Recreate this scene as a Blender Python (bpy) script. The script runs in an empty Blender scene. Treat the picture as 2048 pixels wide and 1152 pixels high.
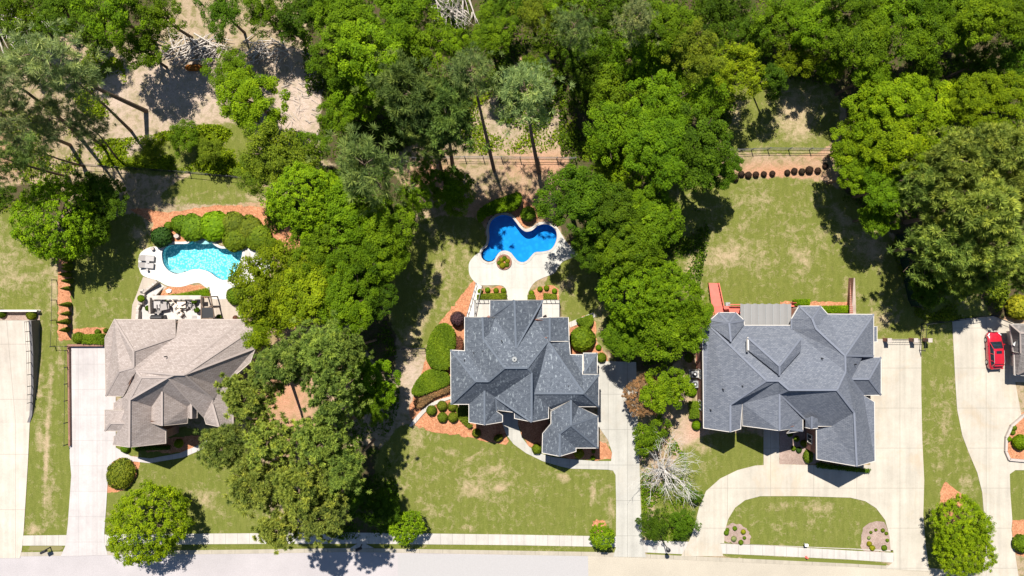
import bpy, bmesh, math, random
import numpy as np
from mathutils import Vector, Matrix
from mathutils.geometry import tessellate_polygon

# ------------------------------------------------------------------ camera, light
scene = bpy.context.scene
COL = scene.collection
S = 0.065          # metres per photo pixel on the ground
H = 104.0          # drone height
cam_d = bpy.data.cameras.new("camera")
cam = bpy.data.objects.new("camera", cam_d)
COL.objects.link(cam)
cam.location = (0, 0, H)
cam.rotation_euler = (0, 0, 0)
cam_d.sensor_width = 36.0
cam_d.lens = 36.0 * H / (2048 * S)
cam_d.clip_start = 1.0
cam_d.clip_end = 2000.0
scene.camera = cam

SUN_EL = math.radians(60.5)
SUN_AZ = math.radians(16.0)       # sun stands this far left of image-up (+Y)
world = bpy.data.worlds.new("World")
scene.world = world
world.use_nodes = True
nt = world.node_tree
nt.nodes.clear()
wo_ = nt.nodes.new('ShaderNodeOutputWorld')
bg = nt.nodes.new('ShaderNodeBackground')
sky = nt.nodes.new('ShaderNodeTexSky')
sky.sky_type = 'NISHITA'
sky.sun_disc = False
sky.sun_elevation = SUN_EL
sky.sun_rotation = -SUN_AZ
sky.dust_density = 0.3
sky.ozone_density = 3.5
bg.inputs[1].default_value = 0.06
nt.links.new(sky.outputs[0], bg.inputs[0])
nt.links.new(bg.outputs[0], wo_.inputs[0])
sl = bpy.data.lights.new("sun", 'SUN')
sl.energy = 5.0
sl.angle = math.radians(0.5)
sl.color = (1.0, 0.95, 0.87)
sun = bpy.data.objects.new("sun", sl)
COL.objects.link(sun)
sd = Vector((-math.sin(SUN_AZ) * math.cos(SUN_EL), math.cos(SUN_AZ) * math.cos(SUN_EL), math.sin(SUN_EL)))
sun.rotation_euler = (-sd).to_track_quat('-Z', 'Y').to_euler()
sun.location = (-20, 60, 120)
scene.view_settings.view_transform = 'Standard'
scene.view_settings.look = 'None'
scene.view_settings.exposure = 0.78
scene.view_settings.gamma = 1.0
scene.render.engine = 'CYCLES'
scene.cycles.max_bounces = 6
scene.cycles.diffuse_bounces = 2
scene.cycles.transparent_max_bounces = 8

random.seed(7)
RNG = np.random.default_rng(11)

# ------------------------------------------------------------------ helpers
def W(px, py, z=0.0):
    k = S * (1 - z / H)
    return Vector(((px - 1024) * k, (576 - py) * k, z))

def zoomer(x0, y0, sc):
    return lambda zx, zy, z=0.0: W(x0 + zx / sc, y0 + zy / sc, z)

ORG = {}
def _link(o, parent, org):
    COL.objects.link(o)
    if parent is not None:
        o.parent = parent
        o.location = org - ORG[parent.name]
    else:
        o.location = org
    ORG[o.name] = org.copy()

def tag(o, label=None, cat=None, group=None, kind=None):
    if label: o['label'] = label
    if cat: o['category'] = cat
    if group: o['group'] = group
    if kind: o['kind'] = kind
    return o

def thing(name, loc, label, cat, group=None):
    o = bpy.data.objects.new(name, None)
    o.empty_display_size = 0.5
    _link(o, None, Vector(loc))
    return tag(o, label, cat, group)

class MB:
    """collects geometry in world coordinates"""
    def __init__(s): s.v = []; s.f = []
    def add(s, vs, fs):
        n = len(s.v); s.v += [tuple(v) for v in vs]; s.f += [tuple(i + n for i in f) for f in fs]
        return s
    def box(s, c, size, rz=0.0, rx=0.0, ry=0.0):
        x, y, z = size[0] / 2, size[1] / 2, size[2] / 2
        M = Matrix.Translation(Vector(c)) @ Matrix.Rotation(rz, 4, 'Z') @ Matrix.Rotation(ry, 4, 'Y') @ Matrix.Rotation(rx, 4, 'X')
        vs = [M @ Vector(p) for p in ((-x,-y,-z),(x,-y,-z),(x,y,-z),(-x,y,-z),(-x,-y,z),(x,-y,z),(x,y,z),(-x,y,z))]
        return s.add(vs, [(0,3,2,1),(4,5,6,7),(0,1,5,4),(1,2,6,5),(2,3,7,6),(3,0,4,7)])
    def bar(s, a, b, w, h=None):
        a = Vector(a); b = Vector(b); h = h or w
        d = (b - a)
        if d.length < 1e-6: return s
        d.normalize()
        side = d.cross(Vector((0, 0, 1)))
        if side.length < 1e-3: side = Vector((1, 0, 0))
        side.normalize(); up = side.cross(d)
        p = []
        for e in (a, b):
            for i, j in ((-1,-1),(1,-1),(1,1),(-1,1)):
                p.append(e + side * (i * w / 2) + up * (j * h / 2))
        return s.add(p, [(0,1,2,3),(7,6,5,4),(0,4,5,1),(1,5,6,2),(2,6,7,3),(3,7,4,0)])
    def tube(s, pts, rad, n=7):
        pts = [Vector(p) for p in pts]; base = len(s.v); rings = []
        for i, p in enumerate(pts):
            d = (pts[min(i + 1, len(pts) - 1)] - pts[max(i - 1, 0)])
            d = d.normalized() if d.length > 1e-9 else Vector((0, 0, 1))
            a = d.orthogonal().normalized(); b = d.cross(a)
            r = rad[i] if hasattr(rad, '__len__') else rad
            rings.append([p + (a * math.cos(2*math.pi*k/n) + b * math.sin(2*math.pi*k/n)) * r for k in range(n)])
        vs = [v for r_ in rings for v in r_]; fs = []
        for i in range(len(pts) - 1):
            for k in range(n):
                k2 = (k + 1) % n
                fs.append((i*n + k, i*n + k2, (i+1)*n + k2, (i+1)*n + k))
        fs.append(tuple(range(n - 1, -1, -1))); fs.append(tuple((len(pts)-1)*n + k for k in range(n)))
        return s.add(vs, fs)
    def prism(s, polys, z0, z1, bottom=False):
        """polys: outer + holes, lists of xy; z1 top. Sides go down to z0."""
        polys = [[Vector((p[0], p[1], 0)) for p in q] for q in polys]
        tri = tessellate_polygon(polys)
        flat = [p for q in polys for p in q]; n = len(flat)
        vs = [(p.x, p.y, z1) for p in flat] + [(p.x, p.y, z0) for p in flat]
        fs = []
        for a, b, c in tri:
            if (flat[b] - flat[a]).cross(flat[c] - flat[a]).z < 0: a, c = c, a
            fs.append((a, b, c))
            if bottom: fs.append((c + n, b + n, a + n))
        k = 0
        for q in polys:
            m = len(q)
            for i in range(m):
                j = (i + 1) % m
                fs.append((k + i, k + i + n, k + j + n, k + j))
            k += m
        return s.add(vs, fs)
    def build(s, name, mat, parent=None, org=None, smooth=False):
        if parent is not None: org = ORG[parent.name]
        elif org is None:
            a = np.array(s.v); c = (a.min(0) + a.max(0)) / 2; org = Vector((c[0], c[1], a[:, 2].min()))
        org = Vector(org)
        me = bpy.data.meshes.new(name)
        me.from_pydata([(v[0]-org.x, v[1]-org.y, v[2]-org.z) for v in s.v], [], s.f)
        me.update()
        if smooth:
            me.polygons.foreach_set('use_smooth', [True] * len(me.polygons))
        me.materials.append(mat)
        o = bpy.data.objects.new(name, me)
        _link(o, parent, org)
        return o

def catmull(pts, n=5, closed=True):
    out = []; m = len(pts)
    rng = range(m) if closed else range(m - 1)
    for i in rng:
        g = (lambda k: pts[k % m]) if closed else (lambda k: pts[min(max(k, 0), m - 1)])
        p0, p1, p2, p3 = [Vector(g(i + k)[:2]) for k in (-1, 0, 1, 2)]
        for t in range(n):
            t /= n
            q = 0.5 * ((2*p1) + (p2-p0)*t + (2*p0-5*p1+4*p2-p3)*t*t + (3*p1-p0-3*p2+p3)*t**3)
            out.append((q.x, q.y))
    if not closed: out.append(tuple(pts[-1][:2]))
    return out

def P(poly, z=0.0, smooth=0):
    """photo pixels -> world xy list"""
    w = [(W(x, y, z).x, W(x, y, z).y) for x, y in poly]
    return catmull(w, smooth) if smooth else w

def area(poly):
    return 0.5 * sum(poly[i][0]*poly[(i+1) % len(poly)][1] - poly[(i+1) % len(poly)][0]*poly[i][1] for i in range(len(poly)))

def offset(poly, d):
    """grow (d>0) or shrink a closed polygon"""
    if area(poly) < 0: poly = poly[::-1]
    out = []; m = len(poly)
    for i in range(m):
        a, b, c = Vector(poly[i-1]), Vector(poly[i]), Vector(poly[(i+1) % m])
        e1 = (b-a).normalized() if (b-a).length > 1e-6 else Vector((1, 0)); e2 = (c-b).normalized() if (c-b).length > 1e-6 else e1
        n1 = Vector((e1.y, -e1.x)); n2 = Vector((e2.y, -e2.x))
        nn = n1 + n2
        if nn.length < 1e-3: nn = n1.copy()
        nn.normalize()
        q = b + nn * (d / max(0.4, nn.dot(n1)))
        out.append((q.x, q.y))
    return out

# ------------------------------------------------------------------ materials
class NT:
    def __init__(s, name, rough=0.8, spec=0.3, metallic=0.0):
        s.m = bpy.data.materials.new(name); s.m.use_nodes = True
        s.t = s.m.node_tree; s.n = s.t.nodes
        s.b = s.n['Principled BSDF']
        s.b.inputs['Roughness'].default_value = rough
        s.b.inputs['Specular IOR Level'].default_value = spec
        s.b.inputs['Metallic'].default_value = metallic
    def new(s, t, **kw):
        n = s.n.new(t)
        for k, v in kw.items(): setattr(n, k, v)
        return n
    def L(s, a, b): s.t.links.new(a, b)
    def coord(s, world=True):
        if world:
            return s.new('ShaderNodeNewGeometry').outputs['Position']
        return s.new('ShaderNodeTexCoord').outputs['Object']
    def noise(s, vec, scale, detail=4, rough=0.55, dist=0.0):
        n = s.new('ShaderNodeTexNoise'); n.inputs['Scale'].default_value = scale
        n.inputs['Detail'].default_value = detail; n.inputs['Roughness'].default_value = rough
        n.inputs['Distortion'].default_value = dist
        s.L(vec, n.inputs['Vector']); return n.outputs['Fac']
    def ramp(s, fac, stops):
        r = s.new('ShaderNodeValToRGB'); e = r.color_ramp.elements
        while len(e) < len(stops): e.new(0.5)
        for el, (p, c) in zip(e, stops):
            el.position = p; el.color = (*c, 1) if hasattr(c, '__len__') else (c, c, c, 1)
        s.L(fac, r.inputs[0]); return r.outputs[0]
    def mix(s, fac, a, b, mode='MIX'):
        n = s.new('ShaderNodeMix', data_type='RGBA', blend_type=mode)
        for inp, v in ((n.inputs[0], fac), (n.inputs[6], a), (n.inputs[7], b)):
            if isinstance(v, (int, float)): inp.default_value = v
            elif isinstance(v, tuple): inp.default_value = (*v, 1)
            else: s.L(v, inp)
        return n.outputs[2]
    def math(s, op, a, b=0.0, c=None, clamp=False):
        n = s.new('ShaderNodeMath', operation=op, use_clamp=clamp)
        for inp, v in zip(n.inputs, (a, b, c)):
            if v is None: continue
            if isinstance(v, (int, float)): inp.default_value = v
            else: s.L(v, inp)
        return n.outputs[0]
    def attr(s, name):
        return s.new('ShaderNodeAttribute', attribute_name=name).outputs['Fac']
    def bump(s, h, strength=0.3, dist=0.05):
        n = s.new('ShaderNodeBump'); n.inputs['Strength'].default_value = strength; n.inputs['Distance'].default_value = dist
        s.L(h, n.inputs['Height']); s.L(n.outputs[0], s.b.inputs['Normal'])
    def color(s, c): s.L(c, s.b.inputs['Base Color']); return s

def plain(name, col, rough=0.6, spec=0.3, metallic=0.0, var=0.12, scale=3.0):
    m = NT(name, rough, spec, metallic)
    f = m.noise(m.coord(False), scale, 5)
    m.color(m.mix(f, tuple(c * (1 - var) for c in col), tuple(min(1, c * (1 + var)) for c in col)))
    return m.m

def concrete(name, col, stain=(0.30, 0.24, 0.17), stain_amt=0.25, cell=(4.2, 4.6), joint=0.8):
    m = NT(name, 0.85, 0.2)
    p = m.coord()
    f = m.ramp(m.noise(p, 0.35, 6, 0.65), [(0.3, tuple(c * 0.82 for c in col)), (0.7, tuple(c * 1.10 for c in col))])
    g = m.noise(p, 7.0, 3, 0.7)
    f = m.mix(0.25, f, m.ramp(g, [(0.3, tuple(c * 0.75 for c in col)), (0.7, tuple(c * 1.15 for c in col))]))
    st = m.math('MULTIPLY', m.ramp(m.noise(p, 0.16, 5, 0.7, 0.6), [(0.52, 0.0), (0.75, 1.0)]), stain_amt)
    f = m.mix(st, f, stain)
    mt = m.new('ShaderNodeMapping'); mt.inputs['Scale'].default_value = (1.3, 0.06, 1.0); m.L(p, mt.inputs[0])
    f = m.mix(1.0, f, m.ramp(m.noise(mt.outputs[0], 1.0, 4, 0.6), [(0.35, 0.90), (0.6, 1.03)]), 'MULTIPLY')
    sp = m.math('MULTIPLY', m.ramp(m.noise(p, 3.3, 5, 0.85), [(0.66, 0.0), (0.74, 1.0)]), 0.30)
    f = m.mix(sp, f, tuple(c * 0.45 for c in col))
    br = m.new('ShaderNodeTexBrick'); br.offset = 0.0; br.squash = 1.0
    br.inputs['Scale'].default_value = 1.0; br.inputs['Mortar Size'].default_value = 0.035
    br.inputs['Brick Width'].default_value = cell[0]; br.inputs['Row Height'].default_value = cell[1]
    br.inputs['Mortar Smooth'].default_value = 0.3
    m.L(p, br.inputs['Vector'])
    f = m.mix(m.math('MULTIPLY', br.outputs['Fac'], joint), f, tuple(c * 0.55 for c in col))
    m.color(f)
    m.bump(g, 0.15, 0.02)
    return m.m

def leafmat(name, trans=0.3, sheen=0.12):
    m = NT(name, 0.65, sheen)
    oi = m.new('ShaderNodeObjectInfo')
    t = m.attr('tint')
    v = m.math('MULTIPLY_ADD', t, 1.2, 0.45)
    vc = m.new('ShaderNodeCombineColor')
    m.L(m.math('MULTIPLY', v, m.math('MULTIPLY_ADD', t, 0.35, 0.85)), vc.inputs[0]); m.L(v, vc.inputs[1]); m.L(m.math('MULTIPLY', v, m.math('MULTIPLY_ADD', t, -0.3, 1.1)), vc.inputs[2])
    c = m.mix(1.0, oi.outputs['Color'], vc.outputs[0], 'MULTIPLY')
    m.color(c)
    tr = m.new('ShaderNodeBsdfTranslucent'); m.L(m.mix(1.0, c, (1.15, 1.2, 0.6), 'MULTIPLY'), tr.inputs[0])
    ms = m.new('ShaderNodeMixShader'); ms.inputs[0].default_value = trans
    m.L(m.b.outputs[0], ms.inputs[1]); m.L(tr.outputs[0], ms.inputs[2])
    m.L(ms.outputs[0], m.n['Material Output'].inputs[0])
    return m.m

def shingle(name, lo, mid, hi, fleck=0.0, fleckc=(0.4, 0.42, 0.43), tab=(0.32, 0.145)):
    m = NT(name, 0.9, 0.15)
    p = m.coord()
    br = m.new('ShaderNodeTexBrick'); br.offset = 0.5
    br.inputs['Scale'].default_value = 1.0; br.inputs['Mortar Size'].default_value = 0.018
    br.inputs['Brick Width'].default_value = tab[0]; br.inputs['Row Height'].default_value = tab[1]
    br.inputs['Color1'].default_value = (0, 0, 0, 1); br.inputs['Color2'].default_value = (1, 1, 1, 1)
    br.inputs['Bias'].default_value = 0.0
    m.L(p, br.inputs['Vector'])
    bw = m.new('ShaderNodeRGBToBW'); m.L(br.outputs['Color'], bw.inputs[0])
    mp = m.new('ShaderNodeMapping'); mp.inputs['Scale'].default_value = (1.0, 0.45, 0.6); m.L(p, mp.inputs[0])
    ns = m.noise(mp.outputs[0], 5.0, 3, 0.7)
    f = m.math('ADD', m.math('MULTIPLY', bw.outputs[0], 0.45), m.math('MULTIPLY', ns, 0.55))
    c = m.ramp(f, [(0.25, lo), (0.5, mid), (0.78, hi)])
    c = m.mix(m.math('MULTIPLY', br.outputs['Fac'], 0.5), c, tuple(x * 0.6 for x in lo))
    big = m.noise(p, 0.25, 4, 0.6)
    c = m.mix(1.0, c, m.ramp(big, [(0.3, 0.94), (0.7, 1.05)]), 'MULTIPLY')
    if fleck:
        mp2 = m.new('ShaderNodeMapping'); mp2.inputs['Scale'].default_value = (1.0, 0.35, 0.5); m.L(p, mp2.inputs[0])
        fl = m.noise(mp2.outputs[0], 5.5, 2, 0.5)
        c = m.mix(m.math('MULTIPLY', m.ramp(fl, [(0.60, 0.0), (0.68, 1.0)]), fleck), c, fleckc)
    m.color(c)
    m.bump(f, 0.4, 0.03)
    return m.m

def brick(name, a, b, mortar):
    m = NT(name, 0.85, 0.2)
    br = m.new('ShaderNodeTexBrick'); br.inputs['Scale'].default_value = 1.0
    br.inputs['Brick Width'].default_value = 0.24; br.inputs['Row Height'].default_value = 0.08; br.inputs['Mortar Size'].default_value = 0.008
    br.inputs['Color1'].default_value = (*a, 1); br.inputs['Color2'].default_value = (*b, 1); br.inputs['Mortar'].default_value = (*mortar, 1)
    g = m.new('ShaderNodeNewGeometry'); sx = m.new('ShaderNodeSeparateXYZ'); m.L(g.outputs['Position'], sx.inputs[0])
    cx = m.new('ShaderNodeCombineXYZ'); m.L(m.math('ADD', sx.outputs[0], sx.outputs[1]), cx.inputs[0]); m.L(sx.outputs[2], cx.inputs[1])
    m.L(cx.outputs[0], br.inputs['Vector'])
    f = m.noise(g.outputs['Position'], 1.2, 5)
    m.color(m.mix(1.0, br.outputs['Color'], m.ramp(f, [(0.3, 0.8), (0.7, 1.15)]), 'MULTIPLY'))
    return m.m

def mulchmat(name, a, b, c):
    m = NT(name, 0.95, 0.05)
    p = m.coord()
    f = m.noise(p, 4.5, 5, 0.75, 1.2)
    g = m.noise(p, 0.5, 4, 0.6)
    col = m.ramp(f, [(0.3, a), (0.52, b), (0.72, c)])
    m.color(m.mix(1.0, col, m.ramp(g, [(0.3, 0.8), (0.7, 1.15)]), 'MULTIPLY'))
    m.bump(f, 0.8, 0.08)
    return m.m

M = {}
M['conc_a'] = concrete('concrete_warm', (0.485, 0.43, 0.365), stain_amt=0.3, cell=(4.3, 7.2))
M['conc_b'] = concrete('concrete_pale', (0.45, 0.415, 0.4), stain=(0.30, 0.27, 0.27), stain_amt=0.5, cell=(2.45, 3.3), joint=0.5)
M['conc_c'] = concrete('concrete_grey', (0.39, 0.375, 0.335), stain_amt=0.3, cell=(2.5, 4.6))
M['conc_d'] = concrete('concrete_cream', (0.43, 0.39, 0.325), stain=(0.40, 0.28, 0.16), stain_amt=0.5, cell=(5.6, 5.2))
M['walk'] = concrete('sidewalk_concrete', (0.44, 0.41, 0.37), stain_amt=0.1, cell=(1.55, 40.0))
M['curb'] = concrete('curb_concrete', (0.36, 0.32, 0.255), stain_amt=0.3, cell=(3.0, 40.0))
M['deck_white'] = concrete('white_pool_deck', (0.58, 0.555, 0.52), stain_amt=0.05, cell=(60.0, 60.0), joint=0.0)
M['deck_grey'] = concrete('broom_concrete_deck', (0.455, 0.44, 0.4), stain_amt=0.06, cell=(2.6, 2.7), joint=0.35)
M['tanwalk'] = concrete('tan_patio_concrete', (0.4, 0.34, 0.28), stain_amt=0.2, cell=(2.4, 2.4), joint=0.3)
def roadmat():
    m = NT('road_surface', 0.9, 0.2)
    p = m.coord()
    f = m.noise(p, 9.0, 3, 0.8); g = m.noise(p, 0.12, 5, 0.6)
    sx = m.new('ShaderNodeSeparateXYZ'); m.L(p, sx.inputs[0])
    warm = m.ramp(m.math('MULTIPLY_ADD', sx.outputs[0], 0.05, 0.5), [(0.4, (0.375, 0.345, 0.345)), (0.95, (0.40, 0.355, 0.285))])
    c = m.mix(1.0, warm, m.ramp(f, [(0.3, 0.85), (0.7, 1.12)]), 'MULTIPLY')
    c = m.mix(1.0, c, m.ramp(g, [(0.35, 0.9), (0.65, 1.08)]), 'MULTIPLY')
    m.color(c); m.bump(f, 0.2, 0.02)
    return m.m
M['road'] = roadmat()
M['road_patch'] = plain('repaved_road', (0.345, 0.33, 0.325), 0.9, 0.2, var=0.1, scale=6)
M['leaf'] = leafmat('broadleaf')
M['needle'] = leafmat('pine_needles', 0.3, 0.12)
M['bark'] = plain('grey_brown_bark', (0.13, 0.095, 0.065), 0.9, 0.1, var=0.4, scale=6)
M['pinebark'] = plain('pine_bark', (0.17, 0.12, 0.085), 0.9, 0.1, var=0.4, scale=5)
M['deadwood'] = plain('bleached_wood', (0.52, 0.49, 0.45), 0.85, 0.2, var=0.15, scale=4)
M['greywood'] = plain('weathered_brush', (0.46, 0.41, 0.36), 0.9, 0.1, var=0.35, scale=3)
M['roof_a'] = shingle('tan_shingles', (0.275, 0.228, 0.205), (0.335, 0.283, 0.257), (0.39, 0.333, 0.307), tab=(0.33, 0.16))
M['roof_b'] = shingle('slate_blue_shingles', (0.075, 0.088, 0.110), (0.108, 0.124, 0.150), (0.138, 0.156, 0.185), fleck=0.55, fleckc=(0.33, 0.37, 0.40))
M['roof_c'] = shingle('blue_grey_shingles', (0.112, 0.124, 0.152), (0.148, 0.160, 0.190), (0.186, 0.198, 0.226))
M['roof_d'] = shingle('brown_grey_shingles', (0.17, 0.155, 0.15), (0.23, 0.21, 0.20), (0.30, 0.27, 0.26))
M['cap_a'] = plain('ridge_tan', (0.32, 0.27, 0.245), 0.9, 0.1)
M['cap_b'] = plain('ridge_slate', (0.108, 0.125, 0.152), 0.9, 0.1)
M['cap_c'] = plain('ridge_blue', (0.155, 0.168, 0.203), 0.9, 0.1)
M['brick_red'] = brick('red_brick', (0.30, 0.11, 0.075), (0.22, 0.08, 0.055), (0.35, 0.28, 0.23))
M['brick_brown'] = brick('brown_brick', (0.26, 0.13, 0.09), (0.20, 0.10, 0.07), (0.32, 0.27, 0.22))
M['stone'] = brick('pale_stone', (0.42, 0.37, 0.32), (0.33, 0.29, 0.26), (0.45, 0.41, 0.37))
M['wallgrey'] = plain('grey_retaining_block', (0.16, 0.15, 0.15), 0.9, 0.1, var=0.2, scale=2)
M['trim'] = plain('white_trim', (0.58, 0.54, 0.49), 0.5, 0.3, var=0.04)
M['trim_tan'] = plain('tan_trim', (0.42, 0.36, 0.31), 0.6, 0.3, var=0.06)
M['trim_dark'] = plain('grey_trim', (0.22, 0.23, 0.25), 0.6, 0.3, var=0.06)
M['cream'] = plain('cream_paint', (0.62, 0.53, 0.44), 0.6, 0.3, var=0.06)
M['black'] = plain('black_metal', (0.018, 0.018, 0.02), 0.45, 0.4, var=0.2)
M['darkgrey'] = plain('dark_grey_metal', (0.07, 0.07, 0.075), 0.5, 0.4)
M['grey'] = plain('grey_metal', (0.27, 0.28, 0.28), 0.5, 0.4)
M['white'] = plain('white_plastic', (0.78, 0.77, 0.75), 0.4, 0.4, var=0.04)
M['redwood'] = plain('red_stained_wood', (0.56, 0.13, 0.10), 0.7, 0.2, var=0.18, scale=2)
M['redrail'] = plain('red_stained_rail', (0.42, 0.085, 0.06), 0.7, 0.2, var=0.18, scale=2)
M['sling'] = plain('grey_sling_fabric', (0.38, 0.36, 0.35), 0.8, 0.1)
M['sling2'] = plain('taupe_sling_fabric', (0.31, 0.285, 0.27), 0.8, 0.1)
M['wood'] = plain('brown_timber', (0.17, 0.12, 0.09), 0.7, 0.2, var=0.25)
M['rock'] = plain('stone_block', (0.40, 0.35, 0.31), 0.9, 0.1, var=0.25)
M['canopy'] = plain('grey_canopy_sheet', (0.20, 0.195, 0.19), 0.7, 0.2, var=0.06, scale=1.0)
M['glass'] = plain('dark_glass', (0.02, 0.025, 0.03), 0.05, 0.6, var=0.1)
M['carglass'] = plain('car_glass', (0.01, 0.02, 0.028), 0.04, 0.8, var=0.1)
M['tyre'] = plain('tyre_rubber', (0.015, 0.015, 0.015), 0.85, 0.2)
M['rim'] = plain('alloy_rim', (0.45, 0.45, 0.46), 0.3, 0.5, 0.8)
M['lamp_red'] = plain('red_lens', (0.35, 0.01, 0.01), 0.2, 0.6)
M['lamp_clear'] = plain('clear_lens', (0.6, 0.62, 0.65), 0.1, 0.6)
M['mulch'] = mulchmat('orange_pine_straw', (0.17, 0.065, 0.033), (0.44, 0.195, 0.10), (0.62, 0.35, 0.21))
M['pinkgravel'] = mulchmat('pinkish_gravel', (0.22, 0.155, 0.125), (0.32, 0.235, 0.195), (0.43, 0.335, 0.29))
def carpaint():
    m = NT('red_car_paint', 0.25, 0.5, 0.1)
    m.b.inputs['Coat Weight'].default_value = 1.0; m.b.inputs['Coat Roughness'].default_value = 0.04
    f = m.noise(m.coord(False), 1.0, 2)
    m.color(m.mix(f, (0.42, 0.008, 0.022), (0.46, 0.012, 0.028)))
    return m.m
M['carpaint'] = carpaint()
# ------------------------------------------------------------------ pools (outlines first: the ground is cut for them)
z1 = zoomer(240, 380, 4.429)
z2 = zoomer(920, 410, 5.4875)
pool_a = [(375,600),(376,548),(405,505),(470,480),(560,478),(610,470),(640,430),(690,403),(750,406),(800,445),(840,490),(900,518),(970,512),(1030,490),(1075,505),(1085,560),(1062,640),(1030,715),(985,775),(925,797),(860,775),(800,730),(730,705),(650,703),(580,725),(500,742),(435,715),(390,660)]
pool_b = [(318,270),(330,205),(365,155),(420,120),(490,108),(560,130),(610,185),(660,250),(720,292),(790,280),(850,232),(920,210),(1000,230),(1050,280),(1062,350),(1040,430),(990,490),(900,512),(825,518),(780,560),(740,605),(690,628),(640,615),(600,575),(560,525),(500,500),(440,513),(400,560),(370,608),(310,624),(255,598),(233,550),(255,490),(300,450),(322,370)]
PA = catmull([z1(*p)[:2] for p in pool_a], 5)
PB = catmull([z2(*p)[:2] for p in pool_b], 4)

def inpoly(X, Y, poly):
    r = np.zeros(X.shape, bool); m = len(poly)
    for i in range(m):
        x1, y1 = poly[i]; x2, y2 = poly[(i+1) % m]
        if y1 == y2: continue
        c = ((y1 > Y) != (y2 > Y)) & (X < (x2-x1)*(Y-y1)/(y2-y1)+x1)
        r ^= c
    return r

# ------------------------------------------------------------------ ground
RES = 0.25
gx = np.arange(-74, 74.01, RES); gy = np.arange(-45, 45.01, RES)
GX, GY = np.meshgrid(gx, gy)
def blur(a, n):
    for _ in range(n):
        p = np.pad(a, 1, mode='edge')
        a = (p[1:-1, 1:-1]*2 + p[:-2, 1:-1] + p[2:, 1:-1] + p[1:-1, :-2] + p[1:-1, 2:]) / 6
    return a
def pm(poly, soft=3, smooth=4):
    return blur(inpoly(GX, GY, P(poly, 0, smooth)).astype(float), soft)
def blob(px, py, rx, ry=None, rot=0.0, pw=2.0):
    ry = ry or rx
    c = W(px, py); dx = (GX - c.x) / S; dy = -(GY - c.y) / S
    a = math.radians(rot); u = dx*math.cos(a)+dy*math.sin(a); v = -dx*math.sin(a)+dy*math.cos(a)
    return np.exp(-((u/rx)**2 + (v/ry)**2) ** (pw/2))
lawn = np.zeros(GX.shape)
for poly in [
    [(-60,430),(40,420),(90,440),(140,470),(262,425),(300,470),(330,560),(290,650),(210,700),(150,760),(145,1115),(-60,1115),(-60,430)],
    [(200,880),(470,880),(520,1110),(200,1110)],
    [(330,380),(420,340),(540,380),(530,402),(430,408),(330,405)],
    [(800,850),(1240,900),(1245,1115),(795,1115)],
    [(810,450),(960,440),(960,560),(930,600),(905,660),(840,700),(790,670),(780,560)],
    [(1090,560),(1150,510),(1230,560),(1230,700),(1150,650),(1110,640)],
    [(1340,370),(1480,355),(1650,365),(1740,430),(1810,520),(1850,690),(1740,690),(1720,640),(1430,620),(1370,600),(1330,480)],
    [(1370,890),(1545,880),(1545,1000),(1370,1110),(1290,1110)],
    [(1440,990),(1790,980),(1800,1120),(1440,1110)],
    [(1835,640),(1990,640),(1990,1152),(1840,1110)],
    [(2015,930),(2100,930),(2100,1045),(2015,1045)],
    [(1450,180),(1660,170),(1650,300),(1440,290)],
    [(360,270),(480,250),(520,330),(400,345),(300,350),(230,330)],
    [(40,1088),(1240,1085),(1240,1103),(40,1108)],
    ]:
    lawn = np.maximum(lawn, pm(poly, 7))
dry = np.zeros(GX.shape)
for b in [(1500,500,170,60,0,.42),(1560,400,120,40,0,.3),(980,960,150,60,0,.3),(30,540,80,80,0,.4),(900,560,60,120,0,.35),(1900,850,60,200,0,.2),(1450,510,55,28,-25,.9),(1400,500,30,14,0,.7),(1530,395,40,20,0,.4),(1600,512,40,18,20,.7),(1490,445,26,12,-50,.6),(1385,560,20,60,0,.8),(1700,600,14,40,0,.8),(1740,500,40,30,35,.9),(1680,430,14,40,-30,.8),(1760,640,40,30,0,.6),(1590,230,50,60,0,1.1),(1470,220,16,40,0,.9),(1520,330,40,40,0,.7),
          (940,978,34,20,-10,1),(985,940,26,8,-15,.9),(1000,975,14,8,-30,.8),(950,910,25,3,-35,.9),(900,905,30,3,25,.7),(1186,985,6,20,5,1.1),(1205,980,8,8,0,.7),(1128,955,16,8,30,.8),(930,1055,16,6,0,.7),(1080,1025,30,40,0,.25),(1220,1000,6,60,0,.5),(830,880,20,70,10,.6),(850,1000,14,60,0,.4),
          (93,900,5,110,2,1.2),(80,880,10,30,0,.8),(100,990,14,50,0,.6),(110,560,14,80,3,.8),(95,480,20,20,0,.6),(30,560,45,45,0,.5),(40,520,30,10,0,.4),(75,720,10,120,0,.7),(65,1060,25,12,0,.8),(100,790,6,100,2,.6),(120,700,8,60,0,.5),
          (275,470,14,14,0,1.1),(285,490,9,20,-15,.8),(145,640,8,26,0,.9),(410,1000,26,14,40,.8),(375,980,20,6,35,.6),(260,1000,20,10,-30,.5),
          (520,395,40,12,0,1),(450,390,30,10,0,.5),(350,400,30,10,0,.7),(845,640,12,60,15,1),(820,680,18,25,0,1),(880,540,16,50,20,.6),(930,490,14,40,0,.5),(1120,640,14,40,-35,1.2),(1130,570,20,12,-20,.7),(1200,640,12,50,0,.6),
          (1380,880,20,16,0,1.2),(1410,895,18,10,0,.8),(1890,840,14,50,0,.7),(1880,930,10,60,0,.5),(1930,960,20,12,50,.6),(1870,760,16,30,0,.4),(1560,1010,30,12,0,.7),(1640,1015,30,12,0,.6),(1600,1050,30,12,0,.3),(1720,1065,20,10,0,.3)]:
    dry = np.maximum(dry, .78*b[5] * blob(*b[:5]))
clay = np.zeros(GX.shape)
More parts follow.
